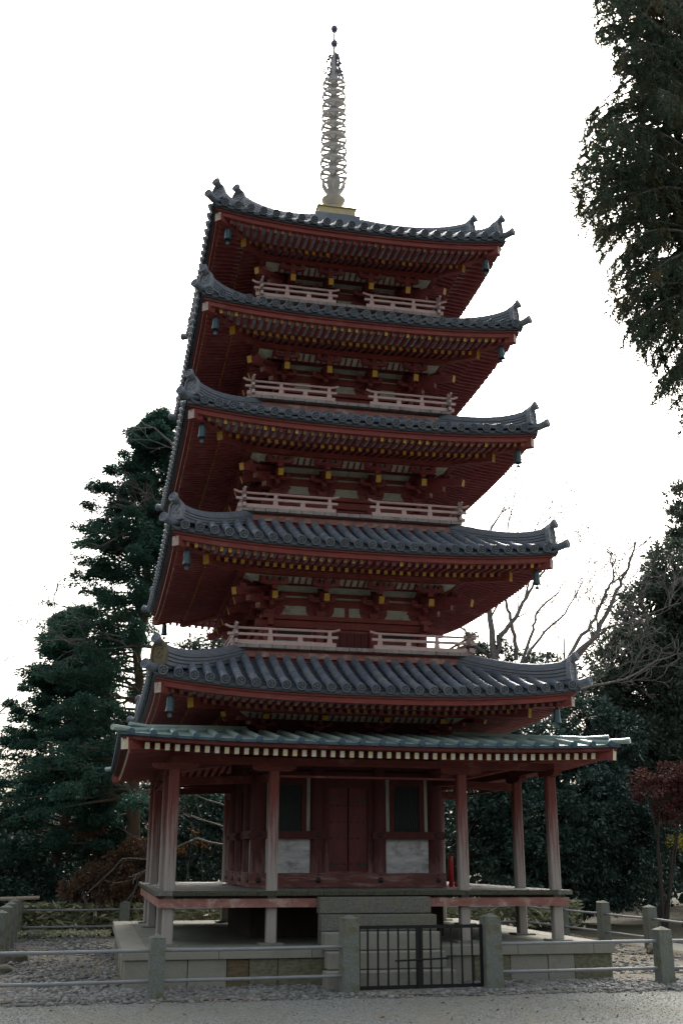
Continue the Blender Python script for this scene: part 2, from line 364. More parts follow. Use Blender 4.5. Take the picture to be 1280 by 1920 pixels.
rafter_all = {'flying': [], 'base': []}
def make_roof(i):
    e = A[i]-.1; b = B[i]; eb = e-.62; Z = ZD[i]; p = b+.52
    # tiles: one shared mesh turned to the four sides
    mb = tile_side(i, None)
    full = MB()
    for k in range(4):
        c, s = math.cos(k*PI/2), math.sin(k*PI/2)
        o = len(full.v); full.v.extend([(x*c-y*s, x*s+y*c, z) for x, y, z in mb.v]); full.f.extend([tuple(j+o for j in f) for f in mb.f]); full.m.extend(mb.m)
    rf = full.build('tiled_roof', [TILE, TILED], PG, smooth=True)
    # corner tip tiles
    # hip ridges
    for k in range(4):
        mat_o = ONIB if (i == 0 and k == 0) else ONIM
        if i < 4: hipridge(i, e-.13, TOPH[i]-.02, .15, .19 if i == 0 else .16, True, mat_o, rf, k*PI/2)
        else:
            hipridge(i, e-.13, 1.9, .14, .13, True, ONIM, rf, k*PI/2)
            hipridge(i, 2.03, .46, .15, .16, True, ONIM, rf, k*PI/2)
        m2 = MB(); D = Vector((-1, -1, 0)).normalized(); z0 = roofz(i, e, e)+.03
        m2.tube([Vector((-e+.25, -e+.25, roofz(i, e-.25, e-.25)+.03)), Vector((-e, -e, z0)), Vector((-A[i]-.0, -A[i]-.0, z0+.035))], [.058, .062, .064], 10)
        disc(m2, Vector((-A[i], -A[i], z0+.035))+D*.012, D+Vector((0, 0, .2)), .072)
        oo = m2.build('corner_end_tile', TILE, rf, smooth=True); oo.rotation_euler = (0, 0, k*PI/2)
    # eave boards, soffits, purlins: one structure part
    mb = MB(); side = MB()
    sweepbox(side, i, e-.02, e-.14, Z-.105, Z-.06, 2)  # board under the tiles, coloured dark for the shadow band there
    sweepbox(side, i, e-.055, e-.16, Z-.135, Z-.108, 0)
    sweepbox(side, i, e-.085, e-.17, Z-.21, Z-.138, 0)
    sweepbox(side, i, e-.17, eb-.10, Z-.196, Z-.186, 1)
    # sloping soffits
    def slop(o, n, zo, zn, mi, th=.012, N=20):
        pr = None
        for k in range(N+1):
            s = -1+2*k/N; uo, un = s*o, s*n
            q = [(uo, -o, zo+eavlift(i, uo, o)), (uo, -o, zo+th+eavlift(i, uo, o)), (un, -n, zn+th+eavlift(i, un, n)), (un, -n, zn+eavlift(i, un, n))]
            if pr: side.add(pr+q, [(0, 4, 5, 1), (1, 5, 6, 2), (2, 6, 7, 3), (3, 7, 4, 0)], mi)
            pr = q
    zb0 = Z-.255        # base rafter end centre
    slop(eb-.04, b-.05, zb0+.036+.008, zb0+.036+.22*(eb-b), 1)
    sweepbox(side, i, eb, eb-.09, zb0+.037, zb0+.062, 0)
    # roof underside above the boards so light does not leak
    slop(e-.12, TOPH[i] if i < 4 else .5, Z-.055, (TOPZ[i]-.1), 2)
    zp = zb0-.035+.22*(eb-p)
    sweepbox(side, i, p+.045, p-.045, zp-.085, zp-.002, 0)
    p2 = b+.27
    sweepbox(side, i, p2+.04, p2-.04, zp-.12, zp-.04, 0)
    # small white cove panels between purlin and inner beam
    zc = zp-.1
    slop(p-.06, p2+.04, zc+.02, zc-.05, 3)
    for k in range(int(2*p2/.105)):
        u = -p2+.05+k*.105
        if abs(u) < p2: side.bar((u, -(p-.062), zc+.012), (u, -(p2+.042), zc-.058), .03, .02, 0)
    for k in range(4):
        c, s = math.cos(k*PI/2), math.sin(k*PI/2)
        o = len(mb.v); mb.v.extend([(x*c-y*s, x*s+y*c, z) for x, y, z in side.v]); mb.f.extend([tuple(j+o for j in f) for f in side.f]); mb.m.extend(side.m)
    ev = mb.build('eave', [REDX, BOARD, TILED, PLAST], PG, smooth=False)
    # hip rafters
    for k in range(4):
        m3 = MB(); D = Vector((-1, -1, 0)).normalized()
        def C(h, dz): return Vector((-h, -h, Z+dz+eavlift(i, h, h)))
        m3.bar(C(e-.09, -.245), C(eb-.3, -.12), .12, .14, 0, 1)
        m3.bar(C(eb+.04, -.30), C(b, -.05), .11, .15, 0, 2)
        hr = m3.build('hip_rafter', [REDX, WHITEND, YEL], ev); hr.rotation_euler = (0, 0, k*PI/2)
    # rafters
    sp = .123; n = int((e-.17)/sp); rest = MB(); col = lambda: random.choice([1, 1, 1, 2, 0] if i < 4 else [1, 0, 0])
    for k in range(4):
        c, s = math.cos(k*PI/2), math.sin(k*PI/2)
        for j in range(-n, n+1):
            u = j*sp
            hi = max(eb-.1, abs(u)+.03); ho = e-.14
            mm = None
            if ho-hi > .04:
                t = MB(); za = Z-.24; g = .17
                t.bar((u, -ho, za+eavlift(i, u, ho)), (u, -hi, za+g*(ho-hi)*.55+eavlift(i, u, hi)), .048, .066, 0, 1)
                t.v = [(x*c-y*s, x*s+y*c, z) for x, y, z in t.v]
                if i == 0 and k == 0: t.build('rafter', [RED, ENDD], ev)
                else:
                    ee = col(); t.m = [ee if q == 1 else 0 for q in t.m]; rest.add(t.v, t.f[:0]); o = len(rest.v)-len(t.v); rest.f.extend([tuple(a+o for a in f) for f in t.f]); rest.m.extend(t.m)
            hi = max(b-.02, abs(u)+.03); ho = eb+.02
            if ho-hi > .04:
                t = MB()
                t.bar((u, -ho, zb0+eavlift(i, u, ho)), (u, -hi, zb0+.22*(ho-hi)+eavlift(i, u, hi)), .055, .07, 0, random.choice([2, 2, 2, 1] if 0 < i < 4 else ([2, 1, 1, 0] if i else [1, 0, 0])))  # lowest roof gets no ochre tips: its deep shade is put into the colours
                t.v = [(x*c-y*s, x*s+y*c, z) for x, y, z in t.v]; o = len(rest.v); rest.v.extend(t.v); rest.f.extend([tuple(a+o for a in f) for f in t.f]); rest.m.extend(t.m)
    return rf, ev, rest
RAFTREST = MB()
for i in range(5):
    rf, ev, rest = make_roof(i)
    o = len(RAFTREST.v); RAFTREST.v.extend(rest.v); RAFTREST.f.extend([tuple(a+o for a in f) for f in rest.f]); RAFTREST.m.extend(rest.m)
tag(RAFTREST.build('rafter', [RED, ENDW, YEL], PG), 'rows of thin red rafters with ochre tips under the upper eaves', kind='stuff')

# ---- bracket sets
def arm(mb, c, dirv, L, z0, h=.06, w=.065, mi=0, end=None):   # boat shaped arm centred at c along dirv
    d = Vector(dirv).normalized(); up = Vector((0, 0, 1)); n = d.cross(up)
    poly = [(-L/2, h), (-L/2, h*.5), (-L/2+.05, .012), (-L/2+.1, 0), (L/2-.1, 0), (L/2-.05, .012), (L/2, h*.5), (L/2, h)]
    mb.prism(poly, Vector(c)+Vector((0, 0, z0))-n*w/2, d, up, n, w, mi)
def blk(mb, c, z0, s=.085, h=.06, mi=0):
    x, y = c[0], c[1]; a = s*.36
    mb.hexa([(x-a, y-a, z0), (x+a, y-a, z0), (x+a, y+a, z0), (x-a, y+a, z0)]+[(x-s/2, y-s/2, z0+h*.5), (x+s/2, y-s/2, z0+h*.5), (x+s/2, y+s/2, z0+h*.5), (x-s/2, y+s/2, z0+h*.5)], mi)
    mb.box(x-s/2, x+s/2, y-s/2, y+s/2, z0+h*.5+.0002, z0+h, mi)
def bracket_mesh(mb, outs, corner=False):
    blk(mb, (0, 0), 0, .16, .10)
    for d in outs:
        d = Vector(d); s = Vector((d.y, -d.x, 0))
        if corner: s = s
        for (r, z, L) in ((0, .085, .46), (.17, .20, .46), (.50, .375, .44)):
            c = d*r
            arm(mb, c, s, L if not (corner and r == 0) else .5, z)
            for t in (-1, 0, 1):
                q = c+s*(t*(L/2-.045)); blk(mb, q, z+.06, .08, .058)
        arm(mb, d*.1, d, .34, .087, .058); blk(mb, d*.17, .145, .08, .055)
        arm(mb, d*.2, d, .48, .2, .058)
        blk(mb, d*.50, .31, .085, .06)
def tail_mesh(d, z1=.205, out=.57):
    mb = MB(); d = Vector(d)
    k = 1 if abs(d.length-1) < .01 else 1
    mb.bar(d*out+Vector((0, 0, z1)), d*(-.1)+Vector((0, 0, z1+.24)), .085, .115, 0, 1)
    return mb
mb = MB(); bracket_mesh(mb, [(0, -1, 0)])
BS = mb.build('bracket_set', [RED], PG); tl = tail_mesh((0, -1, 0)).build('tail_rafter', [RED, YEL], BS)
mb = MB(); bracket_mesh(mb, [(0, -1, 0), (-1, 0, 0)], True)
dd = Vector((-1, -1, 0)).normalized()
for (r, z) in ((.28, .087), (.5, .16), (.66, .235)):
    mb.bar(dd*r*1.12+Vector((0, 0, z+.02)), dd*(-.1)+Vector((0, 0, z+.05)), .085, .09, 0, 2)
blk(mb, dd*.70, .31, .09, .06)
BC = mb.build('bracket_set', [RED, YEL, PINK], PG); tail_mesh((0, -1, 0)).build('tail_rafter', [RED, YEL], BC); tail_mesh((-1, 0, 0)).build('tail_rafter', [RED, YEL], BC); tail_mesh(dd, .21, .92).build('tail_rafter', [RED, YEL], BC)
first = [True, True]
for i in range(5):
    z0 = ZD[i]-.77; sc = (1, 1, 1); b = B[i]
    if i == 0: z0 = 2.98; sc = (1, 1, .62)
    for k in range(4):
        c, s = math.cos(k*PI/2), math.sin(k*PI/2)
        for j, u in enumerate((-b, -.35*b, .35*b)):
            x, y = u, -b; loc = (x*c-y*s, x*s+y*c, z0)
            src = BC if j == 0 else BS; fi = 0 if j == 0 else 1
            if first[fi]: o = src; first[fi] = False; o.location = loc; o.rotation_euler = (0, 0, k*PI/2); o.scale = sc
            else: dup(src, PG, k*PI/2, loc, sc)

# ---- storey bodies 2..5
for i in range(1, 5):
    b = B[i]; zf = ZF[i]; z0 = ZD[i]-.77; Z = ZD[i]
    body = MB(); body.box(-b+.05, b-.05, -b+.05, b-.05, zf-.3, Z-.05, 0)
    wall = body.build('storey_wall', [RED], PG)
    for k in range(4):
        rot = k*PI/2
        m = MB()   # beams + plaster
        m.box(-b-.22, b+.22, -b-.045, -b+.035, z0-.19, z0-.075, 0)    # head tie beam with noses
        m.box(-b-.15+k*.002, b+.15, -b-.10-k*.002, -b+.06, z0-.072, z0-.004, 0)  # plate
        m.box(-b+.0, b-.0, -b-.03, -b+.03, zf+.001, zf+.075, 0)
        m.box(-b+.05, b-.05, -b+.0, -b+.04, z0-.25, z0-.19, 0)
        # cross beams of the second tier
        m.box(-b-.05, b+.05, -b-.03, -b+.03, z0+.17, z0+.29, 0)
        m.box(-b-.05, b+.05, -b-.03, -b+.03, z0+.33, z0+.39, 0)
        o = m.build('wall_beam', [REDX], wall); o.rotation_euler = (0, 0, rot)
        m = MB()
        m.box(-b+.02, b-.02, -b+.0, -b+.045, z0, z0+.5, 0)
        o = m.build('plaster_panel', [PLAST], wall); o.rotation_euler = (0, 0, rot)
        # curved struts between the brackets: dark shoulders framing the white trapezoids
        for (ua, ub) in ((-b, -.35*b), (-.35*b, .35*b), (.35*b, b)):
            for uc, sg in ((ua, 1), (ub, -1)):
                pl = [(0, 0), (sg*.12, 0), (sg*.15, .012), (sg*.2, .035), (sg*.225, .08), (sg*.225, .2), (0, .2)]
                m = MB(); m.prism(pl if sg > 0 else pl[::-1], (uc, -b-.012, z0), (1, 0, 0), (0, 0, 1), (0, 1, 0), .02, 0)
                o = m.build('bracket_shoulder', [RED], wall); o.rotation_euler = (0, 0, rot)
        if i == 1:
            m = MB(); m.box(-.035, .035, -b-.014, -b+.01, z0, z0+.2, 0)
            o = m.build('strut', [RED], wall); o.rotation_euler = (0, 0, rot)
        # pillars
        for j, u in enumerate((-b, -.35*b, .35*b)):
            m = MB(); m.lathe([(.082, zf+.002), (.082, z0-.19)], (u, -b, 0), 12, 0)
            o = m.build('pillar', [RED], wall, smooth=True); o.rotation_euler = (0, 0, rot)
        # door
        m = MB(); w = .35*b-.09
        for q in range(6):
            x0 = -w+2*w*q/6; m.box(x0+.003, x0+2*w/6-.003, -b-.02, -b+.02, zf+.07, z0-.24, 0)
        o = m.build('door', [DOORR], wall); o.rotation_euler = (0, 0, rot)
        # side windows and low panels
        for sg in (-1, 1):
            ua, ub = sorted((sg*(.35*b+.1), sg*(b-.1)))
            m = MB(); zm = zf+.2
            m.box(ua, ub, -b-.0, -b+.04, zf+.075, zm, 1); m.box(ua, ub, -b-.02, -b+.03, zm, zm+.05, 0)
            if z0-.26 > zm+.09: m.box(ua+.04, ub-.04, -b+.01, -b+.04, zm+.05, z0-.25, 2)
            for x in (ua, ub-.04): m.box(x, x+.04, -b-.01, -b+.03, zm+.051, z0-.2, 0)
            o = m.build('window', [RED, PLAST, DARKW], wall); o.rotation_euler = (0, 0, rot)

# ---- balconies
for i in range(1, 5):
    h = BB[i]; zf = ZF[i]
    m = MB()
    for k in range(4):
        c, s = math.cos(k*PI/2), math.sin(k*PI/2); t = MB(); n = 19; w = 2*h/n
        for q in range(n):
            x0 = -h+w*q
            hh = h+random.uniform(-.006, .006); yi = -(B[i]-.04)
            xa, xb = x0+.004, x0+w-.004
            if max(abs(xa), abs(xb)) > B[i]: yi = -max(B[i]-.04, min(abs(xa), abs(xb)))
            t.box(xa, xb, -hh, yi, zf-.058+random.uniform(0, .003), zf+random.uniform(-.003, 0)+(-.004 if k % 2 else 0), 0)
        t.v = [(x*c-y*s, x*s+y*c, z) for x, y, z in t.v]; o = len(m.v); m.v.extend(t.v); m.f.extend([tuple(a+o for a in f) for f in t.f]); m.m.extend(t.m)
    bal = m.build('balcony', [PLANK], PG)
    m = MB()
    for k in range(4):
        c, s = math.cos(k*PI/2), math.sin(k*PI/2); t = MB(); hb = h-.09
        sweepbox(t, i, hb, hb-.1, zf-.185, zf-.095, 0, lambda *a: 0, 2)
        sweepbox(t, i, hb-.03, hb-.2, zf-.096, zf-.058, 1, lambda *a: 0, 2)
        sweepbox(t, i, hb-.04, hb-.2, zf-.32, zf-.184, 1, lambda *a: 0, 2)
        t.v = [(x*c-y*s, x*s+y*c, z) for x, y, z in t.v]; o = len(m.v); m.v.extend(t.v); m.f.extend([tuple(a+o for a in f) for f in t.f]); m.m.extend(t.m)
    m.build('balcony_beam', [PINK, RED], bal)
    y = -h+.035; g = .30 if i < 4 else .27
    for sg in (-1, 1):
        m = MB()
        xo = sg*(h-.035)
        def RX(a, b): return (min(a, b), max(a, b))
        x0, x1 = RX(sg*g, sg*(h+.06)); m.box(x0, x1, y-.022, y+.022, zf, zf+.06, 0)
        x0, x1 = RX(sg*(g-.03), sg*(h+.09)); m.box(x0, x1, y-.018, y+.018, zf+.129, zf+.169, 0)
        pts = [(sg*(g-.06), y, zf+.275), (sg*(g+.03), y, zf+.248), (sg*(g+.12), y, zf+.243), (sg*(h-.1), y, zf+.243), (sg*(h+.05), y, zf+.252), (sg*(h+.13), y, zf+.285)]
        m.tube(pts, .0195, 6, 0)
        L = h-g; xs = [g+.10, g+.10+(L-.2)*.333, g+.10+(L-.2)*.666]
        for q, x in enumerate(xs):
            x *= sg
            m.hexa([(x-.042, y-.014, zf+.06), (x+.042, y-.014, zf+.06), (x+.042, y+.014, zf+.06), (x-.042, y+.014, zf+.06), (x-.034, y-.014, zf+.132), (x+.034, y-.014, zf+.132), (x+.034, y+.014, zf+.132), (x-.034, y+.014, zf+.132)])
            if q != 1: m.box(x-.026, x+.026, y-.012, y+.012, zf+.165, zf+.235)
        ra = m.build('railing', [RAIL], bal)
        for k in range(1, 4): dup(ra, bal, k*PI/2)
    m = MB(); m.box(-h+.035-.03, -h+.035+.03, y-.03, y+.03, zf+.001, zf+.255, 0); m.box(-h+.035-.032, -h+.035+.032, y-.034, y+.034, zf+.03, zf+.11, 1)
    m.lathe([(.03, zf+.25), (.018, zf+.275), (.03, zf+.295), (.02, zf+.32), (.002, zf+.35)], (-h+.035, y, 0), 8, 0)
    cp = m.build('corner_post', [PLANK, IRON], bal)
    for k in range(1, 4): dup(cp, bal, k*PI/2)

# ---- ground storey core
b = B[0]; ZK = .683
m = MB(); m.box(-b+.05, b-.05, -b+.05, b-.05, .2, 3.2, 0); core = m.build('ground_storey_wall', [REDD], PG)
for k in range(4):
    rot = k*PI/2
    m = MB(); e2 = .002*k
    m.box(-b-.13, b+.13, -b-.125-e2, -b+.05, ZK+.004+e2, ZK+.205+e2, 0)
    m.box(-b-.30, b+.30, -b-.05, -b+.02, 2.40, 2.50, 2)
    m.box(-b+.05, b-.05, -b-.03, -b+.03, 2.28, 2.36, 2)
    for sg in (-1, 1):
        x0, x1 = sorted((sg*(.36), sg*(b+.12))); m.box(x0, x1, -b-.115-e2, -b-.04, 1.372+e2, 1.485+e2, 2)
    for sg in (-1, 1):
        for u in (.475, b): pass
    for u in (-b, -.475, .475, b):
        q = Vector((0, -1, 0)).to_track_quat('Z', 'Y').to_matrix()
        m.lathe([(.042, 0), (.04, .012), (.02, .028), (.002, .034)], (u, -b-.125-e2, ZK+.105), 10, 1, q)
        m.lathe([(.014, 0), (.012, .012), (.002, .016)], (u, -b-.125-e2, ZK+.185), 8, 1, q)
        m.lathe([(.036, 0), (.034, .012), (.018, .024), (.002, .03)], (u, -b-.115-e2, 1.43), 10, 1, q)
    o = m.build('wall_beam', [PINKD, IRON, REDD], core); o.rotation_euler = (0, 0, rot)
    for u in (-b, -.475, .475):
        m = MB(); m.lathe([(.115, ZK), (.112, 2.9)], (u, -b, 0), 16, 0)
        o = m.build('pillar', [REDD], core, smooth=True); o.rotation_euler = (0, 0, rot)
    for sg in (-1, 1):
        m = MB()
        def bx(a, c_, *r):
            x0, x1 = sorted((sg*a, sg*c_)); m.box(x0, x1, *r)
        bx(.585, 1.255, -b-.02, -b+.03, ZK+.205, 1.372, 1)
        bx(.59, .645, -b-.02, -b+.03, 1.487, 2.28, 2); bx(1.195, 1.25, -b-.02, -b+.03, 1.487, 2.28, 2)
        bx(.645, .725, -b-.035, -b+.03, 1.487, 2.30, 0); bx(1.115, 1.195, -b-.035, -b+.03, 1.487, 2.30, 0)
        bx(.725, 1.115, -b-.03, -b+.03, 2.16, 2.28, 0)
        bx(.725, 1.115, -b+.01, -b+.04, 1.487, 2.16, 3)
        for q in range(11):
            x = .745+q*.035; bx(x, x+.018, -b-.012, -b+.009, 1.487, 2.16, 3)
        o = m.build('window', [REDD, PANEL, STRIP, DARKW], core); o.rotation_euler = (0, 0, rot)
    m = MB()
    for sg in (-1, 1):
        x0, x1 = sorted((sg*.012, sg*.30))
        m.box(x0, x1, -b-.005, -b+.04, ZK+.23, 2.12, 0)
        for zz in (1.017, 1.386, 1.62, 1.86):
            for q in range(3):
                c = (sg*(.05+.1*q), -b-.005, zz)
                m.lathe([(.016, 0), (.012, .012), (.002, .016)], c, 8, 1, Vector((0, -1, 0)).to_track_quat('Z', 'Y').to_matrix())
        for zz in (1.0, 1.95):
            x0, x1 = sorted((sg*.17, sg*.30)); m.box(x0, x1, -b-.009, -b, zz-.025, zz+.025, 1)
    o = m.build('door', [DOORR, IRON], core); o.rotation_euler = (0, 0, rot)
    m = MB()
    for sg in (-1, 1):
        x0, x1 = sorted((sg*.302, sg*.37)); m.box(x0, x1, -b-.045, -b+.03, ZK+.205, 2.26, 0)
    m.box(-.302, .302, -b-.04, -b+.03, 2.12, 2.26, 0); m.box(-.302, .302, -b-.04, -b+.03, ZK+.205, ZK+.228, 0)
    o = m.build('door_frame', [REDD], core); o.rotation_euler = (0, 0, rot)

# ---- porch
PA, PM = 2.727, 1.358
m = MB(); t = .071; ch = .018
poly = [(-t+ch, -t), (t-ch, -t), (t, -t+ch), (t, t-ch), (t-ch, t), (-t+ch, t), (-t, t-ch), (-t, -t+ch)]
m.prism(poly, (0, 0, .025), (1, 0, 0), (0, 1, 0), (0, 0, 1), 2.225)
pc = m.build('porch_post', [REDP], PG)
m = MB(); m.box(-.16, .16, -.16, .16, -.012, .024); ms = m.build('base_stone', [GRANF], pc, bevel=.01)
pos = [(-PA, -PA), (-PM, -PA), (PM, -PA), (PA, -PA), (PA, -PM), (PA, PM), (PA, PA), (PM, PA), (-PM, PA), (-PA, PA), (-PA, PM), (-PA, -PM)]
for q, (x, y) in enumerate(pos):
    if q == 0: pc.location = (x, y, 0)
    else: dup(pc, PG, None, (x, y, 0))
# under-deck posts and inner ones carrying the core
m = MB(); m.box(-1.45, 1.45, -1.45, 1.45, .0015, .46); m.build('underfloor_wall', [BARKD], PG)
# porch roof
EP = 3.50; ZP = 2.594; TP = 1.60
def pz(u, h):
    s = (EP-h)/(EP-TP); z = ZP+.165*(EP-h)-.01*s*s
    return z+.07*min(1, abs(u)/h)**3*(1-s)
def plift(i, u, y): 
    y = max(abs(y), abs(u)); return .07*(abs(u)/y)**3*max(0, (y-TP)/(EP-TP))
side = MB(); n = int((EP-.03)/.28)
us = [-EP]+[k*.28 for k in range(-n, n+1)]+[EP]
for a, b_ in zip(us[:-1], us[1:]):
    N = 8; h1 = max(TP, min(abs(a), abs(b_)))
    for k in range(N):
        ha, hb = EP-(EP-h1)*k/N, EP-(EP-h1)*(k+1)/N; vs = []
        for (u, h) in ((a, ha), (b_, ha), (b_, hb), (a, hb)):
            h2 = max(h, abs(u)); vs.append((u, -h2, pz(u, h2)))
        side.add(vs, [(0, 1, 2, 3)], 0)
for k in range(-n, n+1):
    u = k*.28; h1 = max(TP, abs(u)+.02)
    if EP-h1 < .08: continue
    N = max(2, int((EP-h1)/.3)); pts = [Vector((u, -(EP+.02-(EP-h1)*q/N), pz(u, EP-(EP-h1)*q/N)+.012)) for q in range(N+1)]
    halfcyl(side, pts, .042, .041, 6, 0)
    q = Vector((0, -1, 0)).to_track_quat('Z', 'Y').to_matrix()
    side.lathe([(.045, -.02), (.045, .006), (.03, .01)], (u, -EP-.024, pz(u, EP)+.012), 10, 1, q)
sweepbox(side, 0, EP+.012, EP-.1, ZP-.035, ZP-.004, 1, plift)
sweepbox(side, 0, EP-.03, EP-.13, ZP-.085, ZP-.037, 2, plift)
def pslop(o, n_, zo, zn, mi, th=.012, N=16):
    pr = None
    for k in range(N+1):
        s = -1+2*k/N; uo, un = s*o, s*n_
        q = [(uo, -o, zo+plift(0, uo, o)), (uo, -o, zo+th+plift(0, uo, o)), (un, -n_, zn+th+plift(0, un, n_)), (un, -n_, zn+plift(0, un, n_))]
        if pr: side.add(pr+q, [(0, 4, 5, 1), (1, 5, 6, 2), (2, 6, 7, 3), (3, 7, 4, 0)], mi)
        pr = q
pslop(EP-.08, 1.4, ZP-.098, ZP-.098+.14*2.02, 2)
full = MB()
for k in range(4):
    c, s = math.cos(k*PI/2), math.sin(k*PI/2); o = len(full.v)
    full.v.extend([(x*c-y*s, x*s+y*c, z) for x, y, z in side.v]); full.f.extend([tuple(j+o for j in f) for f in side.f]); full.m.extend(side.m)
pr = full.build('porch_roof', [COP, COPD, PORR], PG, smooth=False)
for k in range(4):
    m = MB(); pts = []
    for q in range(9):
        h = EP+.11-(EP+.11-TP)*q/8; pts.append((-h, -h, pz(min(h, EP), min(h, EP))+.022+(.02 if q == 0 else 0)))
    m.tube(pts, .04, 8, 0)
    pts2 = [(p[0]+.22, p[1]+.22, p[2]+.05+.02) for p in pts[:-1]]; m.tube(pts2, .028, 8, 0); 
    for a, b_ in zip(pts2[:-1], pts2[1:]): m.bar(Vector(a)-Vector((0, 0, .04)), Vector(b_)-Vector((0, 0, .03)), .045, .05, 1)
    o = m.build('hip_ridge', [COP, COPD], pr, smooth=True); o.rotation_euler = (0, 0, k*PI/2)
    m = MB(); m.bar((-EP+.06, -EP+.06, ZP-.145+.07), (-1.5, -1.5, ZP+.14), .13, .15, 0, 1)
    o = m.build('hip_rafter', [REDX, CREAM], pr); o.rotation_euler = (0, 0, k*PI/2)
sp = .131; n = int((EP-.2)/sp); rest = MB()
for k in range(4):
    c, s = math.cos(k*PI/2), math.sin(k*PI/2)
    for j in range(-n, n+1):
        u = j*sp; ho = EP-.13; hi = max(1.42, abs(u)+.05)
        if ho-hi < .05: continue
        t = MB(); za = ZP-.145
        t.bar((u, -ho, za+plift(0, u, ho)), (u, -hi, za+.135*(ho-hi)+plift(0, u, hi)), .062, .085, 0, 1)
        t.v = [(x*c-y*s, x*s+y*c, z) for x, y, z in t.v]
        if k == 0: t.build('rafter', [RED, CREAM], pr)
        else:
            o = len(rest.v); rest.v.extend(t.v); rest.f.extend([tuple(a+o for a in f) for f in t.f]); rest.m.extend(t.m)
tag(rest.build('rafter', [RED, CREAM], pr), kind='stuff')
# porch beams
m = MB(); t = MB()
sweepbox(t, 0, PA+.06, PA-.06, 2.335, 2.435, 0, lambda *a: 0, 2)
for x in (-PM, PM): t.bar((x, -PA+.08, 2.17), (x*1.0, -B[0], 2.23), .09, .11, 0)
for x in (-PA, -PM, PM): arm(t, (x, -PA, 0), (1, 0, 0), .62 if abs(x) < 2 else .62, 2.25, .084, .11)
t.box(-PM+.085, PM-.085, -PA-.035, -PA+.035, 2.17, 2.20)
for k in range(4):
    c, s = math.cos(k*PI/2), math.sin(k*PI/2); v = [(x*c-y*s, x*s+y*c, z+.0012*k) for x, y, z in t.v]; o = len(m.v); m.v.extend(v); m.f.extend([tuple(a+o for a in f) for f in t.f]); m.m.extend(t.m)
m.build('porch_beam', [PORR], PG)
# veranda deck
DK = 2.912
m = MB()
for k in range(4):
    c, s = math.cos(k*PI/2), math.sin(k*PI/2); t = MB(); nn = 26; w = 2*DK/nn
    for q in range(nn):
        x0 = -DK+w*q; xa, xb = x0+.003, x0+w-.003; hh = DK+random.uniform(-.008, .004); yi = -max(1.3, min(abs(xa), abs(xb)))
        t.box(xa, xb, -hh, yi, ZK-.062, ZK+random.uniform(-.004, 0)-(.005 if k % 2 else 0), 0, 1)
    t.v = [(x*c-y*s, x*s+y*c, z) for x, y, z in t.v]; o = len(m.v); m.v.extend(t.v); m.f.extend([tuple(a+o for a in f) for f in t.f]); m.m.extend(t.m)
dk = m.build('veranda_deck', [DECKM, MOSSY], PG)
m = MB()
for k in range(4):
    c, s = math.cos(k*PI/2), math.sin(k*PI/2); t = MB()
    sweepbox(t, 0, DK-.045, DK-.125, .472, .583, 0, lambda *a: 0, 2); sweepbox(t, 0, DK-.12, 1.42, .59, .618, 1, lambda *a: 0, 2)
    t.v = [(x*c-y*s, x*s+y*c, z) for x, y, z in t.v]; o = len(m.v); m.v.extend(t.v); m.f.extend([tuple(a+o for a in f) for f in t.f]); m.m.extend(t.m)
m.build('deck_beam', [PINK, BARKD], dk)

# ---- finial
m = MB(); m.box(-.44, .44, -.44, .44, 12.62, 12.845, 1); m.box(-.36, .36, -.36, .36, 12.845, 13.03, 0); m.box(-.385, .385, -.385, .385, 13.03, 13.05, 0); m.box(-.375, .375, -.375, .375, 12.846, 12.86, 0); m.box(-.01, .01, -.366, .366, 12.86, 13.03, 0)
fn = m.build('finial', [GOLDB, TILE], PG)
m = MB(); m.lathe([(.17, 13.05), (.2, 13.08), (.21, 13.14), (.17, 13.2), (.12, 13.24), (.11, 13.27), (.16, 13.31), (.215, 13.36), (.235, 13.42), (.2, 13.44), (.1, 13.45)], (0, 0, 0), 20)
m.build('inverted_bowl', [BRONZE], fn, smooth=True)
m = MB()
prof = [(.085, 13.44)]
rz = [13.98, 14.27, 14.54, 14.81, 15.07, 15.35, 15.59, 15.85, 16.13]
z = 13.44
for q in range(9):
    zz = rz[q]-.03; r = .075-.002*q
    prof += [(r, z+.03), (r*1.15, z+.05), (r*.95, z+.08), (r*.9, zz-.03), (r*1.15, zz-.01), (r*1.2, zz+.02), (r, zz+.05)]; z = zz+.05
prof += [(.075, 16.2), (.07, 16.6), (.05, 16.85), (.03, 16.95), (.025, 17.6)]
m.lathe(prof, (0, 0, 0), 14); m.build('mast', [BRONZE], fn, smooth=True)
m = MB()    # flared lotus petals
for q in range(8):
    a = q*PI/4+.2; d = Vector((math.cos(a), math.sin(a), 0)); s = Vector((-d.y, d.x, 0))
    pts = [(d*.09, 13.5, .045), (d*.13, 13.58, .06), (d*.18, 13.66, .06), (d*.22, 13.74, .05), (d*.235, 13.83, .02), (d*.22, 13.87, .004)]
    vs = []; fs = []
    for p, zz, w in pts: vs += [p+s*w+Vector((0, 0, zz)), p-s*w+Vector((0, 0, zz))]
    for k in range(len(pts)-1): fs.append((2*k, 2*k+1, 2*k+3, 2*k+2))
    m.add(vs, fs)
lo = m.build('lotus_petal', [BRONZE], fn); sm = lo.modifiers.new('thick', 'SOLIDIFY'); sm.thickness = .012
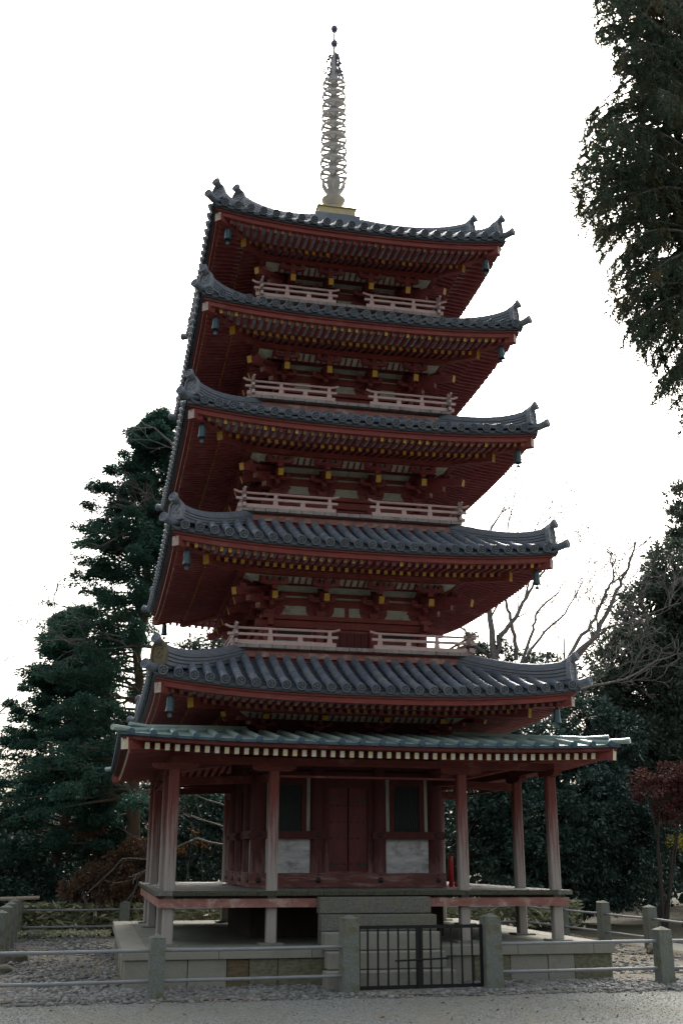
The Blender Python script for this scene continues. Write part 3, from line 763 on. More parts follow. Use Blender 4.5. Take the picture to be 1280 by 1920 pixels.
for q in range(9):
    m = MB(); r = .275-.005*q; zz = rz[q]
    prof = [(r-.03, zz-.02), (r, zz-.03), (r+.006, zz+.0), (r, zz+.03), (r-.03, zz+.022)]
    n = 24
    vs = []; fs = []
    for k in range(n):
        t = 2*PI*k/n
        for (rr, z_) in prof: vs.append((rr*math.cos(t), rr*math.sin(t), z_))
    for k in range(n):
        k2 = (k+1) % n
        for j in range(5): fs.append((k*5+j, k*5+(j+1) % 5, k2*5+(j+1) % 5, k2*5+j))
    m.add(vs, fs)
    for k in range(8):
        t = 2*PI*k/8+.1; m.bar((r*math.cos(t), r*math.sin(t), zz), (.06*math.cos(t), .06*math.sin(t), zz-.0), .075 if k % 2 == 0 else .03, .03, w2=.04)
    for k in range(8):
        t = 2*PI*k/8+.3; c, s = math.cos(t), math.sin(t)
        m.tube([(r*c, r*s, zz+.02), ((r+.012)*c, (r+.012)*s, zz+.05), (r*c*1.02, r*s*1.02, zz+.09)], [.016, .011, .003], 5)
        if k % 4 == 0: m.lathe([(.006, 0), (.011, -.02), (.018, -.05), (.004, -.052)][::-1], (r*c, r*s, zz-.05), 6)
    m.build('ring', [BRONZE], fn, smooth=True)
for q in range(4):
    m = MB(); a = q*PI/2+.35; d = Vector((math.cos(a), math.sin(a), 0))
    rr = random.Random(q)
    for k in range(52):
        z0 = rr.uniform(16.15, 16.82); s = (z0-16.15)/.75; wmax = .24*math.sqrt(max(0.02, 1-s**1.8)); x = rr.uniform(.06, wmax+.02)
        cv = rr.choice((-1, 1)); L = rr.uniform(.05, .1)
        m.tube([d*x+Vector((0, 0, z0)), d*(x+cv*.014)+Vector((0, 0, z0+L*.4)), d*(x-cv*.006)+Vector((0, 0, z0+L*.8)), d*(x+cv*.012)+Vector((0, 0, z0+L))], [.008, .015, .013, .004], 5)
    for k in range(6):
        s0 = k/6; zz = 16.15+s0*.7; w = .21*math.sqrt(max(.02, 1-s0**1.8)); m.tube([d*.03+Vector((0, 0, zz)), d*(w*.6)+Vector((0, 0, zz+.03)), d*w+Vector((0, 0, zz+.08))], [.006, .005, .003], 4)
    pts = [d*(.21*math.sqrt(max(.01, 1-(k/10)**1.8)))+Vector((0, 0, 16.15+.8*k/10)) for k in range(11)]; m.tube(pts, .005, 4)
    m.build('water_flame', [DBRONZE], fn)
for zc, nm in ((17.17, 'dragon_sphere'), (17.54, 'sacred_jewel')):
    m = MB(); m.lathe([(.012, -.1), (.03, -.082), (.062, -.055), (.075, 0), (.066, .045), (.035, .075), (.02, .09), (.016, .14 if nm == 'sacred_jewel' else .3), (.003, .17 if nm == 'sacred_jewel' else .3)], (0, 0, zc), 14)
    m.build(nm, [DBRONZE], fn, smooth=True)

# ---- wind bells hanging under the roof corners (things of their own)
m = MB()
m.tube([(0, 0, .16), (0, 0, .02)], .006, 5, 1)
m.lathe([(.02, .025), (.035, .015), (.05, -.005), (.054, -.04), (.058, -.13), (.068, -.2), (.075, -.215), (.066, -.215), (.05, -.12), (.001, -.02)], (0, 0, 0), 14, 0)
for k in range(4):
    t = k*PI/2; m.bar((.052*math.cos(t), .052*math.sin(t), -.01), (.06*math.cos(t), .06*math.sin(t), -.2), .01, .012, 0, up=(math.cos(t), math.sin(t), .01))
bellroot = empty('wind_bell'); m.build('bell_body', [BELLM, IRON], bellroot, smooth=True)
m = MB(); m.tube([(0, 0, -.12), (0, 0, -.25)], .004, 4); m.prism([(-.035, 0), (-.02, -.02), (0, -.012), (.02, -.02), (.035, 0), (.03, .03), (0, .045), (-.03, .03)], (0, 0, -.285), (1, 0, 0), (0, 0, 1), (0, 1, 0), .006)
m.build('clapper_plate', [BELLM], bellroot)
names = ['lowest tiled', 'second', 'third', 'fourth', 'topmost']
fb = True
for i in range(5):
    for (sx, sy, side_) in ((-1, -1, 'left'), (1, -1, 'right'))+(((-1, 1, 'far left'),) if i == 1 else ()):
        h = A[i]-.38; z = ZD[i]-.31+eavlift(i, h, h)
        o = bellroot if fb else dup(bellroot, None); fb = False
        o.parent = None; o.scale = (.88, .88, .95); o.location = (sx*h, sy*h, z); o.rotation_euler = (0, 0, -YAW+random.uniform(-.5, .5))
        tag(o, 'bronze wind bell hanging under the %s corner of the %s roof' % (side_ if side_ == 'far left' else 'front '+side_, names[i]), 'wind bell', 'wind bells under the roof corners')

# ================================================================== STONE PLATFORM, STEPS
Q = 3.312
sp_ = tag(empty('stone_platform'), 'low square granite platform that the pagoda stands on', 'platform')
m = MB(); m.box(-Q+.32, Q-.32, -Q+.32, Q-.32, -.2, -.003, 0); m.build('floor_slab', [GRANF], sp_)
m = MB()
for k in range(4):
    c, s = math.cos(k*PI/2), math.sin(k*PI/2); t = MB()
    for (x0, x1) in ((-Q, -2.1), (-2.1, -.9), (-.9, .5), (.5, 1.9), (1.9, Q-.32)): t.box(x0+.002, x1-.002, -Q, -Q+.318, -.125, 0, 0)
    t.v = [(x*c-y*s, x*s+y*c, z) for x, y, z in t.v]; o = len(m.v); m.v.extend(t.v); m.f.extend([tuple(a+o for a in f) for f in t.f]); m.m.extend(t.m)
m.build('coping', [GRAN], sp_, bevel=.008)
m = MB()
for k in range(4):
    c, s = math.cos(k*PI/2), math.sin(k*PI/2); t = MB(); x = -Q+.04; rr = random.Random(k+3); first_ = True; cnt = 0
    pat = [0, 0, 0, 1, 2, 2, 2, 1, 2, 0, 2, 0, 0, 2, 0, 0, 0]
    while x < Q-.06:
        w = rr.uniform(.28, .62); w = min(w, Q-.05-x)
        if cnt == 0: w = .38
        t.box(x+.004, x+w-.004, -Q+.035+rr.uniform(0, .015), -Q+.3, -.5, -.128, pat[cnt % len(pat)]); x += w; cnt += 1
    t.v = [(a*c-y*s, a*s+y*c, z) for a, y, z in t.v]; o = len(m.v); m.v.extend(t.v); m.f.extend([tuple(a+o for a in f) for f in t.f]); m.m.extend(t.m)
m.build('foundation_blocks', [GRAN, BROWNST, GREENST], sp_, bevel=.01)
st = tag(empty('stone_steps', (0, -3.4, -.45)), 'five broad granite steps leading up to the veranda behind the gate', 'steps')
for q, (yf, zt, zb, hw) in enumerate(((-3.1, .604, .395, .765), (-3.3, .390, .19, .78), (-3.5, .186, -.03, .78), (-3.7, -.035, -.24, .775), (-3.95, -.245, -.47, .84))):
    m = MB(); m.box(-hw, hw, yf+3.4, yf+3.4+(.24 if q < 4 else .3)+(.0 if q else -.0), zb+.45+.003, zt+.45)
    if q == 0: m.box(-hw+.03, hw-.03, .5, .6, 0, zt+.44)
    s_ = m.build('step', [GRAND if q < 2 else GRAN], st, bevel=.012)
m = MB(); m.box(-.72, .72, -.0, .16, -.02, .60); m.box(-.72, .72, -.26, -.0, -.02, .36); m.box(-.72, .72, .16, .45, -.02, .80); m.build('step_core', [GRAND], st)

# ================================================================== GATE AND FENCES
def post_mesh(w, h, name='post', mt=POSTM, parent=None, loc=(0, 0, 0), rz=0):
    m = MB(); t = w/2
    m.hexa([(-t*1.06, -t*1.06, -.1), (t*1.06, -t*1.06, -.1), (t*1.06, t*1.06, -.1), (-t*1.06, t*1.06, -.1), (-t, -t, h-.045), (t, -t, h-.045), (t, t, h-.045), (-t, t, h-.045)])
    o = len(m.v); m.add([(-t, -t, h-.0448), (t, -t, h-.0448), (t, t, h-.0448), (-t, t, h-.0448), (0, 0, h)], [(0, 1, 4), (1, 2, 4), (2, 3, 4), (3, 0, 4)])
    ob = m.build(name, [mt], parent, bevel=.012); ob.location = loc; ob.rotation_euler = (0, 0, rz); return ob
def fence(name, posts, label, group=None, w=.19, h=.72, z=-.45, rails=(.52, .19), ws=None, hs=None, r=.0205, skip=()):
    p0 = Vector((*posts[0], z)); F = tag(empty('stone_fence', p0), label, 'fence', group)
    for q, p in enumerate(posts):
        if q in skip: continue
        nx = posts[min(q+1, len(posts)-1)]; pv = posts[max(q-1, 0)]; ang = math.atan2(nx[1]-pv[1], nx[0]-pv[0])
        post_mesh((ws[q] if ws else w)*random.uniform(.97, 1.03), (hs[q] if hs else h)*random.uniform(.985, 1.015), parent=F, loc=(p[0]-p0.x, p[1]-p0.y, 0), rz=ang)
    for q in range(len(posts)-1):
        a, b_ = Vector((*posts[q], 0)), Vector((*posts[q+1], 0))
        for zr in rails:
            m = MB(); dz = random.uniform(-.006, .006)
            m.tube([(a.x-p0.x, a.y-p0.y, zr), ((a.x+b_.x)/2-p0.x, (a.y+b_.y)/2-p0.y, zr-.006+dz), (b_.x-p0.x, b_.y-p0.y, zr)], r, 8)
            m.build('rail', [PIPE], F, smooth=True)
    return F
GL, GR = (-.61, -4.17), (1.25, -4.07)
fence('f', [(-5.3, -4.5), (-2.94, -4.35), GL], 'front stone post and pipe rail fence to the left of the iron gate', 'stone post fences', ws=[.18, .178, .205], hs=[.70, .70, .875])
fence('f', [GR, (3.68, -3.95), (5.9, -3.9)], 'front stone post and pipe rail fence to the right of the iron gate', 'stone post fences', ws=[.215, .19, .19], hs=[.885, .70, .7])
fence('f', [(-5.2, -1.9), (-5.05, .1), (-5.08, 1.7), (-5.12, 3.4), (-5.16, 4.9), (-5.17, 6.35)], 'side stone fence running back along the left edge of the gravel', 'stone post fences', w=.2, h=.80)
fence('f', [(-5.17, 6.35), (-3.02, 6.5), (-.9, 6.6), (1.4, 6.7), (3.6, 6.8), (5.9, 6.9)], 'rear stone fence crossing behind the pagoda in front of the bamboo grass', 'stone post fences', w=.2, h=.70, skip=(0,))
fence('f', [(5.9, 6.9), (6.1, 5.0), (6.2, 3.2), (6.25, 1.35), (6.2, -.5), (6.1, -2.2)], 'side stone fence on the right with dark shaded posts', 'stone post fences', w=.2, h=.76, skip=(0,))
bp = MB(); bp.tube([(-6.2, 5.6, .29), (-5.17, 5.9, .31), (-4.75, 6.02, .32)], [.04, .038, .035], 8)
tag(bp.build('bamboo_pole', [BAMB], None, smooth=True), 'pale bamboo pole lashed across the top of the left fence corner', 'pole')
# gate
gt = tag(empty('iron_gate', (.33, -4.12, -.45)), 'low black iron bar gate with rusty feet between two stone posts', 'gate')
g0, g1 = Vector((-.50, -4.155, 0)), Vector((1.135, -4.07, 0)); gd = (g1-g0); gl_ = gd.length; gd.normalize(); base = Vector((.33, -4.12, -.45))
def GP(s, z): return g0+gd*s+Vector((0, 0, z))-base
mid = gl_*.5-.02
for (a, b_) in ((0, mid-.012), (mid+.012, gl_)):
    m = MB()
    for zz in (.285, -.405): m.bar(GP(a, zz), GP(b_, zz), .026, .04, 0)
    for s_ in (a+.012, b_-.012): m.bar(GP(s_, -.42), GP(s_, .30), .034, .036, 0, up=gd)
    nb = 6
    for k in range(1, nb): 
        s_ = a+(b_-a)*k/nb; m.tube([GP(s_, -.41), GP(s_, .285)], .0125, 8)
    m.build('gate_leaf', [RUST], gt)
m = MB(); m.tube([GP(mid-.32, -.105)+Vector((0, -.02, 0)), GP(mid+.38, -.085)+Vector((0, -.02, 0))], .011, 8); m.bar(GP(mid-.005, -.42)+Vector((0, -.02, 0)), GP(mid-.005, -.12)+Vector((0, -.02, 0)), .05, .012, up=(0, 1, 0)); m.build('latch_bar', [RUST], gt)
m = MB(); m.bar(g0+gd*-.03+Vector((0, -.02, -.455)), g1+gd*.03+Vector((0, -.02, -.45)), .2, .05)
tag(m.build('threshold_stone', [GRAND], None, bevel=.01), 'worn granite threshold strip on the ground under the iron gate', 'threshold')
# fire extinguisher beside the core corner
fe = tag(empty('fire_extinguisher', (1.66, -1.22, .683)), 'slim red fire extinguisher stand on the veranda beside the right wall corner', 'fire extinguisher')
m = MB(); m.lathe([(.034, 0.01), (.038, .02), (.04, .4), (.037, .44), (.03, .455), (.02, .46)], (0, 0, 0), 14); m.build('cylinder', [EXTR], fe, smooth=True)
m = MB(); m.box(-.02, .02, -.015, .015, .46, .50); m.bar((.0, 0, .5), (.09, 0, .485), .02, .012); m.tube([(.02, 0, .47), (.085, 0, .42), (.095, 0, .25), (.09, 0, .08)], .009, 6); m.build('valve', [IRON], fe)
m = MB(); m.prism([(-.09, 0), (.12, 0), (.105, .03), (.07, .08), (.07, .012), (-.09, .012)], (0, -.08, .0005), (1, 0, 0), (0, 0, 1), (0, 1, 0), .16); m.build('foot', [EXTR], fe)

# ================================================================== GROUND
def ground_mat(name, c1, c2, c3, vs, bs, bump, sc3=.5, dirt=None):
    m = bpy.data.materials.new(name); m.use_nodes = True; t = m.node_tree; N = t.nodes; L = t.links; b = N['Principled BSDF']; b.inputs['Roughness'].default_value = .9; b.inputs['Specular IOR Level'].default_value = .2
    tc = N.new('ShaderNodeTexCoord'); vo = N.new('ShaderNodeTexVoronoi'); vo.inputs['Scale'].default_value = vs; L.new(tc.outputs['Object'], vo.inputs['Vector'])
    vb = N.new('ShaderNodeTexVoronoi'); vb.inputs['Scale'].default_value = vs*.37; L.new(tc.outputs['Object'], vb.inputs['Vector'])
    cr = N.new('ShaderNodeSeparateColor'); L.new(vo.outputs['Color'], cr.inputs[0])
    mx = N.new('ShaderNodeMix'); mx.data_type = 'RGBA'; mx.inputs[6].default_value = (*c1, 1); mx.inputs[7].default_value = (*c2, 1); L.new(cr.outputs[0], mx.inputs[0])
    no = N.new('ShaderNodeTexNoise'); no.inputs['Scale'].default_value = sc3; no.inputs['Detail'].default_value = 8; no.inputs['Roughness'].default_value = .65; L.new(tc.outputs['Object'], no.inputs['Vector'])
    mr = N.new('ShaderNodeMapRange'); mr.inputs[1].default_value = .42; mr.inputs[2].default_value = .66; L.new(no.outputs[0], mr.inputs[0])
    m3 = N.new('ShaderNodeMix'); m3.data_type = 'RGBA'; L.new(mr.outputs[0], m3.inputs[0]); L.new(mx.outputs[2], m3.inputs[6]); m3.inputs[7].default_value = (*c3, 1); L.new(m3.outputs[2], b.inputs['Base Color'])
    ad = N.new('ShaderNodeMath'); ad.operation = 'ADD'; L.new(vo.outputs['Distance'], ad.inputs[0]); L.new(vb.outputs['Distance'], ad.inputs[1])
    bp_ = N.new('ShaderNodeBump'); bp_.inputs['Strength'].default_value = bump; bp_.inputs['Distance'].default_value = bs; bp_.invert = True; L.new(ad.outputs[0], bp_.inputs['Height']); L.new(bp_.outputs[0], b.inputs['Normal'])
    return m
G_PATH = ground_mat('fine_gravel', (.29, .30, .27), (.075, .08, .075), (.19, .18, .14), 62, .008, .7, .9)
G_BED = ground_mat('pebble_soil', (.19, .18, .15), (.1, .09, .075), (.13, .11, .07), 26, .02, 1, 1.3)
G_SOIL = ground_mat('forest_soil', (.07, .06, .04), (.035, .03, .02), (.05, .05, .025), 14, .03, 1, .4)
def sheet(name, x0, x1, y0, y1, z, m_, nx=1, ny=1, fz=None, wob=0):
    m = MB(); vs = []
    for j in range(ny+1):
        for i in range(nx+1):
            x = x0+(x1-x0)*i/nx; y = y0+(y1-y0)*j/ny
            if wob and (i in (0, nx) or j in (0, ny)):
                x += random.uniform(-wob, wob); y += random.uniform(-wob, wob)
            vs.append((x, y, z+(fz(x, y) if fz else 0)))
    m.add(vs, [(j*(nx+1)+i, j*(nx+1)+i+1, (j+1)*(nx+1)+i+1, (j+1)*(nx+1)+i) for j in range(ny) for i in range(nx)])
    return tag(m.build(name, [m_], None, smooth=True), kind='structure')
sheet('ground', -300, 300, -300, 400, -.47, G_SOIL)
sheet('gravel_path', -9, 12, -30, -4.42, -.456, G_PATH, 90, 60, wob=.04)
sheet('gravel_path', 6.5, 14, -4.42, 3.9, -.458, G_PATH, 20, 20, wob=.06)
sheet('pebble_bed', -5.6, 6.5, -4.62, 6.3, -.449, G_BED, 100, 80, fz=lambda x, y: .008*math.sin(x*3+y)+.006*math.sin(y*5-x*2), wob=.03)

def scatter_stones(n, region, smin, smax, zf, mt, name, label, flat=.55):
    ico = [(0, 0, 1), (.894, 0, .447), (.276, .851, .447), (-.724, .526, .447), (-.724, -.526, .447), (.276, -.851, .447), (.724, .526, -.447), (-.276, .851, -.447), (-.894, 0, -.447), (-.276, -.851, -.447), (.724, -.526, -.447), (0, 0, -1)]
    icf = [(0, 1, 2), (0, 2, 3), (0, 3, 4), (0, 4, 5), (0, 5, 1), (1, 6, 2), (2, 7, 3), (3, 8, 4), (4, 9, 5), (5, 10, 1), (6, 7, 2), (7, 8, 3), (8, 9, 4), (9, 10, 5), (10, 6, 1), (6, 11, 7), (7, 11, 8), (8, 11, 9), (9, 11, 10), (10, 11, 6)]
    ico = np.array(ico); icf = np.array(icf); V = []; F = []; k = 0
    while k < n:
        x, y = region()
        s = smin*(smax/smin)**(rng.random()**1.8)
        p = ico*(1+rng.uniform(-.22, .22, (12, 1)))*np.array([s*rng.uniform(.7, 1.3), s*rng.uniform(.7, 1.2), s*flat*rng.uniform(.7, 1.2)])
        a = rng.random()*6.28; ca, sa = math.cos(a), math.sin(a); p = p@np.array([[ca, sa, 0], [-sa, ca, 0], [0, 0, 1]])
        tl_ = rng.uniform(-.5, .5); ct, s_t = math.cos(tl_), math.sin(tl_); p = p@np.array([[1, 0, 0], [0, ct, s_t], [0, -s_t, ct]])
        V.append(p+np.array([x, y, zf+s*flat*.35])); F.append(icf+12*k); k += 1
    return np_mesh(name, np.concatenate(V), np.concatenate(F), mt, label)
def np_mesh(name, V, F, mt, label=None, parent=None, kind='stuff', cat=None, smooth=False):
    me = bpy.data.meshes.new(name); n = F.shape[1]
    me.vertices.add(len(V)); me.vertices.foreach_set('co', V.astype(np.float32).ravel())
    me.loops.add(F.size); me.loops.foreach_set('vertex_index', F.astype(np.int32).ravel())
    me.polygons.add(len(F)); me.polygons.foreach_set('loop_start', np.arange(0, F.size, n, dtype=np.int32)); me.polygons.foreach_set('loop_total', np.full(len(F), n, np.int32))
    if smooth: me.polygons.foreach_set('use_smooth', np.ones(len(F), bool))
    me.materials.append(mt); me.update(calc_edges=True); me.validate()
    o = bpy.data.objects.new(name, me); COL.objects.link(o); o.parent = parent
    tag(o, label, cat, kind=kind); return o
PEB = mat('pebble', (.27, .27, .255), (.05, .05, .048), (3, 3, 3), .8, .1, bsc=(60, 60, 60), island=True, c3=(.3, .25, .19), sc3=1.1, t3=(.55, .7))
def inplat(x, y, g=0): return abs(x) < Q+g and abs(y) < Q+g
def reg_bed():
    while True:
        r = rng.random()
        if r < .55: x, y = rng.uniform(-5.3, 6), rng.uniform(-4.75, -3.3)
        elif r < .82: x, y = rng.uniform(-5.3, -3.3), rng.uniform(-4.6, 6)
        else: x, y = rng.uniform(3.3, 6.2), rng.uniform(-4.6, 5)
        if inplat(x, y): continue
        if y < -4.45 and rng.random() < .6: continue
        if x > 3.5 and y > 0 and rng.random() < .3: continue
        return x, y
scatter_stones(24000, reg_bed, .010, .046, -.452, PEB, 'pebbles', 'loose grey pebbles spread around the stone platform')
def reg_path(): return rng.uniform(-6, 7), -4.6-rng.random()**1.5*3.2
GRIT = mat('path_grit', (.34, .34, .32), (.08, .08, .075), (3, 3, 3), .8, 0, island=True)
scatter_stones(24000, reg_path, .005, .011, -.457, GRIT, 'gravel_grit', 'fine grey gravel chips on the path', .6)
EDGEM = mat('rotten_board', (.06, .045, .04), (.03, .025, .022), (8, 30, 30), .9, .5)
for q, (x0, y0, x1, y1, lb) in enumerate(((-6.4, -4.86, -3.35, -4.27, 'thin rotten board edging the gravel path in front of the left fence'), (-2.55, -4.40, -1.95, -4.47, 'short dark stick lying by the gravel edge left of the gate'))):
    m = MB(); n = 12
    for k in range(n):
        a = k/n; b_ = (k+1)/n; w = .012
        m.tube([(x0+(x1-x0)*a, y0+(y1-y0)*a+.02*math.sin(k*1.7), -.45), (x0+(x1-x0)*b_, y0+(y1-y0)*b_+.02*math.sin((k+1)*1.7), -.45)], .014, 6)
    tag(m.build('edging_board' if q == 0 else 'stick', [EDGEM], None), lb, 'board' if q == 0 else 'stick')
STONEM = mat('edging_rock', (.2, .18, .15), (.09, .085, .075), (9, 9, 9), .9, .5, c3=(.1, .11, .05), sc3=5, t3=(.5, .65))
def rock(x, y, sx, sy, sz, rz, label, seed):
    bpy_r = random.Random(seed); m = MB(); n = 10; prof = [(.82, -.2), (1, .15), (.95, .6), (.7, .95), (.05, 1.0)]
    vs = []; fs = []
    for r, z in prof:
        for k in range(n):
            t = 2*PI*k/n; q = abs(math.cos(t))**6+abs(math.sin(t))**6; q = q**(-1/6); rr = r*q*bpy_r.uniform(.9, 1.08)
            vs.append((rr*math.cos(t)*sx/2, rr*math.sin(t)*sy/2, z*sz*bpy_r.uniform(.92, 1.05)))
    for i in range(len(prof)-1):
        for k in range(n): fs.append((i*n+k, i*n+(k+1) % n, (i+1)*n+(k+1) % n, (i+1)*n+k))
    fs.append(tuple((len(prof)-1)*n+k for k in range(n))); m.add(vs, fs)
    o = m.build('edging_stone', [STONEM], None); o.location = (x, y, -.45); o.rotation_euler = (0, 0, rz); tag(o, label, 'rock', 'edging stones')
rock(-4.75, 5.9, .5, .3, .17, .1, 'flat grey block by the foot of the rear left fence corner', 1)
rock(-4.85, .7, .42, .25, .14, .4, 'mossy rock beside the left side fence, upper of the pair', 2)
rock(-4.95, -1.1, .4, .25, .12, .1, 'dark rock at the left picture edge below the mossy rock', 3)
rock(5.2, 1.4, .6, .3, .15, -.3, 'long dark stone beyond the right end of the platform', 4)
rock(5.85, .4, .34, .3, .17, .2, 'squarish dark stone at the foot of the right fence posts', 5)
rock(4.6, 3.0, .7, .25, .13, -.5, 'low stone behind the right corner of the platform', 6)

# ================================================================== VEGETATION
def leaf_cloud(name, P, D, size, asp, mt, parent=None, label=None, kind=None, cat=None, fold=.0, seed=0):
    """P centres, D preferred long-axis directions (n,3); one lozenge leaf each"""
    g = np.random.default_rng(seed+11); n = len(P)
    D = D+g.normal(0, .45, (n, 3)); D /= np.linalg.norm(D, axis=1)[:, None]+1e-9
    r = g.normal(0, 1, (n, 3)); Wd = np.cross(D, r); Wd /= np.linalg.norm(Wd, axis=1)[:, None]+1e-9
    s = (size*g.uniform(.6, 1.4, n))[:, None]
    a = P-D*s*.5; b = P+Wd*s*asp*.5-D*s*.05; c = P+D*s*.5; d = P-Wd*s*asp*.5-D*s*.05
    V = np.stack([a, b, c, d], 1).reshape(-1, 3); F = np.arange(4*n).reshape(n, 4)
    return np_mesh(name, V, F, mt, label, parent, kind, cat)
def blob_points(g, n, c, r, shell=.0):
    v = g.normal(0, 1, (n, 3)); v /= np.linalg.norm(v, axis=1)[:, None]; rad = g.random(n)**(1/3 if shell == 0 else .18)
    return np.array(c)+v*rad[:, None]*np.array(r), v
def branch_tree(mb, p, d, L, r, lev, g, bend=.25, up=.1, split=(2, 3), tips=None, minr=.004):
    n = max(3, int(L/.25)); pts = [p]; rad = [r]; q = p.copy(); dd = d.copy()
    for k in range(n):
        dd = (dd+Vector((g.normal(0, bend), g.normal(0, bend), g.normal(0, bend)+up))*.35).normalized(); q = q+dd*(L/n); pts.append(q.copy()); rad.append(max(minr, r*(1-.45*(k+1)/n)))
    mb.tube(pts, rad, 6 if r > .03 else 4, 0, cap=False)
    if tips is not None: tips.append((q.copy(), dd.copy(), lev))
    if lev > 0:
        for k in range(g.integers(split[0], split[1]+1)):
            i = g.integers(n//2, n+1) if k else n
            ax = Vector((g.normal(), g.normal(), g.normal())); ax = (ax-dd*ax.dot(dd)).normalized(); nd = (dd+ax*g.uniform(.4, .9)).normalized()
            branch_tree(mb, pts[i].copy(), nd, L*g.uniform(.6, .82), rad[i]*.68, lev-1, g, bend, up, split, tips, minr)

# --- 1. big cypress on the left
def conifer(base, H, prof, seed, name, label, cat, leafm, bark=BARK, tr=.22, n_b=150, z0=.15, droop=-.15, lpb=260, size=.085, group=None, gap=.0, spread=.42, asp=.5, thin=None):
    g = np.random.default_rng(seed); base = Vector(base)
    T = tag(empty(name, base), label, cat, group)
    m = MB(); lean = [Vector((g.normal(0, .02)*k, g.normal(0, .02)*k, H*k/12)) for k in range(13)]
    m.tube(lean, [tr*(1-.9*k/12)+.01 for k in range(13)], 10)
    PP = []; DD = []
    for k in range(n_b):
        f = z0+(1-z0)*(k+.5)/n_b; z = H*f; az = k*2.399+g.normal(0, .3); Rm = prof(f, az)*g.uniform(.75, 1.1)
        if Rm < .08: continue
        i = min(11, int(f*12)); tp = lean[i]+(lean[i+1]-lean[i])*(f*12-i)
        dr = Vector((math.cos(az), math.sin(az), 0)); N = 6; pts = []; lift_ = g.uniform(-.12, .38); sway = g.normal(0, .16); sd_ = Vector((-dr.y, dr.x, 0))
        cut = bool(thin and g.random() < thin(f, az))
        if cut and g.random() < .62: continue
        if cut: Rm *= g.uniform(.35, 1.0)
        for j in range(N+1):
            s = j/N; pts.append(tp+dr*Rm*s+sd_*(Rm*sway*s*s)+Vector((g.normal(0, .012), g.normal(0, .012), Rm*(lift_*s+droop*s*s*1.6+.12*s**3))))
        rb = max(.01, tr*.22*(1-f)+.012); m.tube(pts, [rb*(1-.8*j/N) for j in range(N+1)], 5, cap=False)
        if cut and g.random() < .8: continue
        # sub branchlets carry flattened sprays
        ns = max(3, int(7*Rm/2)+3)
        for q in range(ns):
            s = g.uniform(.3, 1.02); c = pts[0]+(pts[-1]-pts[0])*s; jj = min(N-1, int(s*N)); c = pts[jj]+(pts[jj+1]-pts[jj])*min(1, (s*N-jj))
            n = int(lpb/ns*g.uniform(.6, 1.3)); rr = spread*g.uniform(.5, 1.1)*(1.1-.5*s)
            pt, v = blob_points(g, n, c, (rr, rr, rr*.6)); pt[:, 2] -= .25*((pt[:, 0]-c.x)**2+(pt[:, 1]-c.y)**2)/rr
            PP.append(pt); w = v.copy(); w[:, 2] = w[:, 2]*.4-.25; w += np.array(dr)*.5; DD.append(w)
    m.build('trunk', [bark], T, smooth=True)
    leaf_cloud('crown', np.concatenate(PP), np.concatenate(DD), size, asp, leafm, T, seed=seed)
    return T
def cyp_prof(f, az):
    w = 3.3*(1-f)**.62*min(1, f/.1) if f > .02 else 0
    return w+.15
conifer((-2.95, 7.2, -.46), 12.1, cyp_prof, 5, 'cypress_tree', 'tall dark green cypress with a bare brown lower trunk left of the pagoda', 'tree', L_CYP, tr=.17, n_b=300, z0=.2, lpb=820, size=.082, spread=.42, asp=.4,
        thin=lambda f, az: .88 if (f < .60 and math.cos(az-.1) > .1) else (.45 if f < .58 and math.cos(az) > -.5 else .05))
# lone dense cypress further left
conifer((at(105, 1700, 8.8).x, 8.8, -.46), 7.3, lambda f, az: 2.55*(1-f)**.6+.1, 8, 'cypress_tree', 'lower dense dark cypress at the left picture edge beyond the fence', 'tree', L_CYP, tr=.14, n_b=170, z0=.2, lpb=760, size=.085, spread=.40, asp=.4)
conifer((-9.5, 13.0, -.46), 6.2, lambda f, az: 2.6*(1-f)**.5+.1, 9, 'cypress_tree', 'rounded conifer far behind the left fence, mostly hidden by the dense one', 'tree', L_CYP, tr=.14, n_b=90, z0=.05, lpb=420, size=.13, spread=.6)

def broadleaf(base, H, blobs, seed, name, label, cat, leafm, n=26000, size=.09, tr=.1, bark=BARKD, asp=.45, group=None, clump=.35, trunks=1, shell=.0, limbs=True):
    g = np.random.default_rng(seed); base = Vector(base); T = tag(empty(name, base), label, cat, group); m = MB()
    tops = []
    for (c, r) in blobs:
        c = Vector(c)
        mid_ = Vector((c.x*.35+g.normal(0, .1), c.y*.35+g.normal(0, .1), c.z*.5)); m.tube([Vector((g.normal(0, .04), g.normal(0, .04), -.05)), mid_, c], [tr, tr*.6, tr*.2], 7)
        if limbs:
            for k in range(9):
                v = Vector((g.normal(), g.normal(), g.normal())).normalized(); e_ = c+Vector((v.x*r[0], v.y*r[1], v.z*r[2]))*.85; m.tube([c, (c+e_)/2+Vector((0, 0, .1)), e_], [tr*.25, tr*.14, .005], 5, cap=False)
    m.build('trunk', [bark], T, smooth=True)
    PP = []; DD = []; vol = [r[0]*r[1]*r[2] for c, r in blobs]; sv = sum(vol)
    for (c, r), v_ in zip(blobs, vol):
        nb = int(n*v_/sv); nc = max(12, int(nb/90)); per = 90 if nb >= 1080 else max(3, nb//12)
        cc, vv = blob_points(g, nc, c, r, 1)
        for k in range(nc):
            rr = clump*g.uniform(.5, 1.2); pt, v = blob_points(g, per, cc[k], (rr, rr, rr*.7)); PP.append(pt); w = v+vv[k]*.6; w[:, 2] -= .2; DD.append(w)
    leaf_cloud('crown', np.concatenate(PP), np.concatenate(DD), size, asp, leafm, T, seed=seed)
    return T
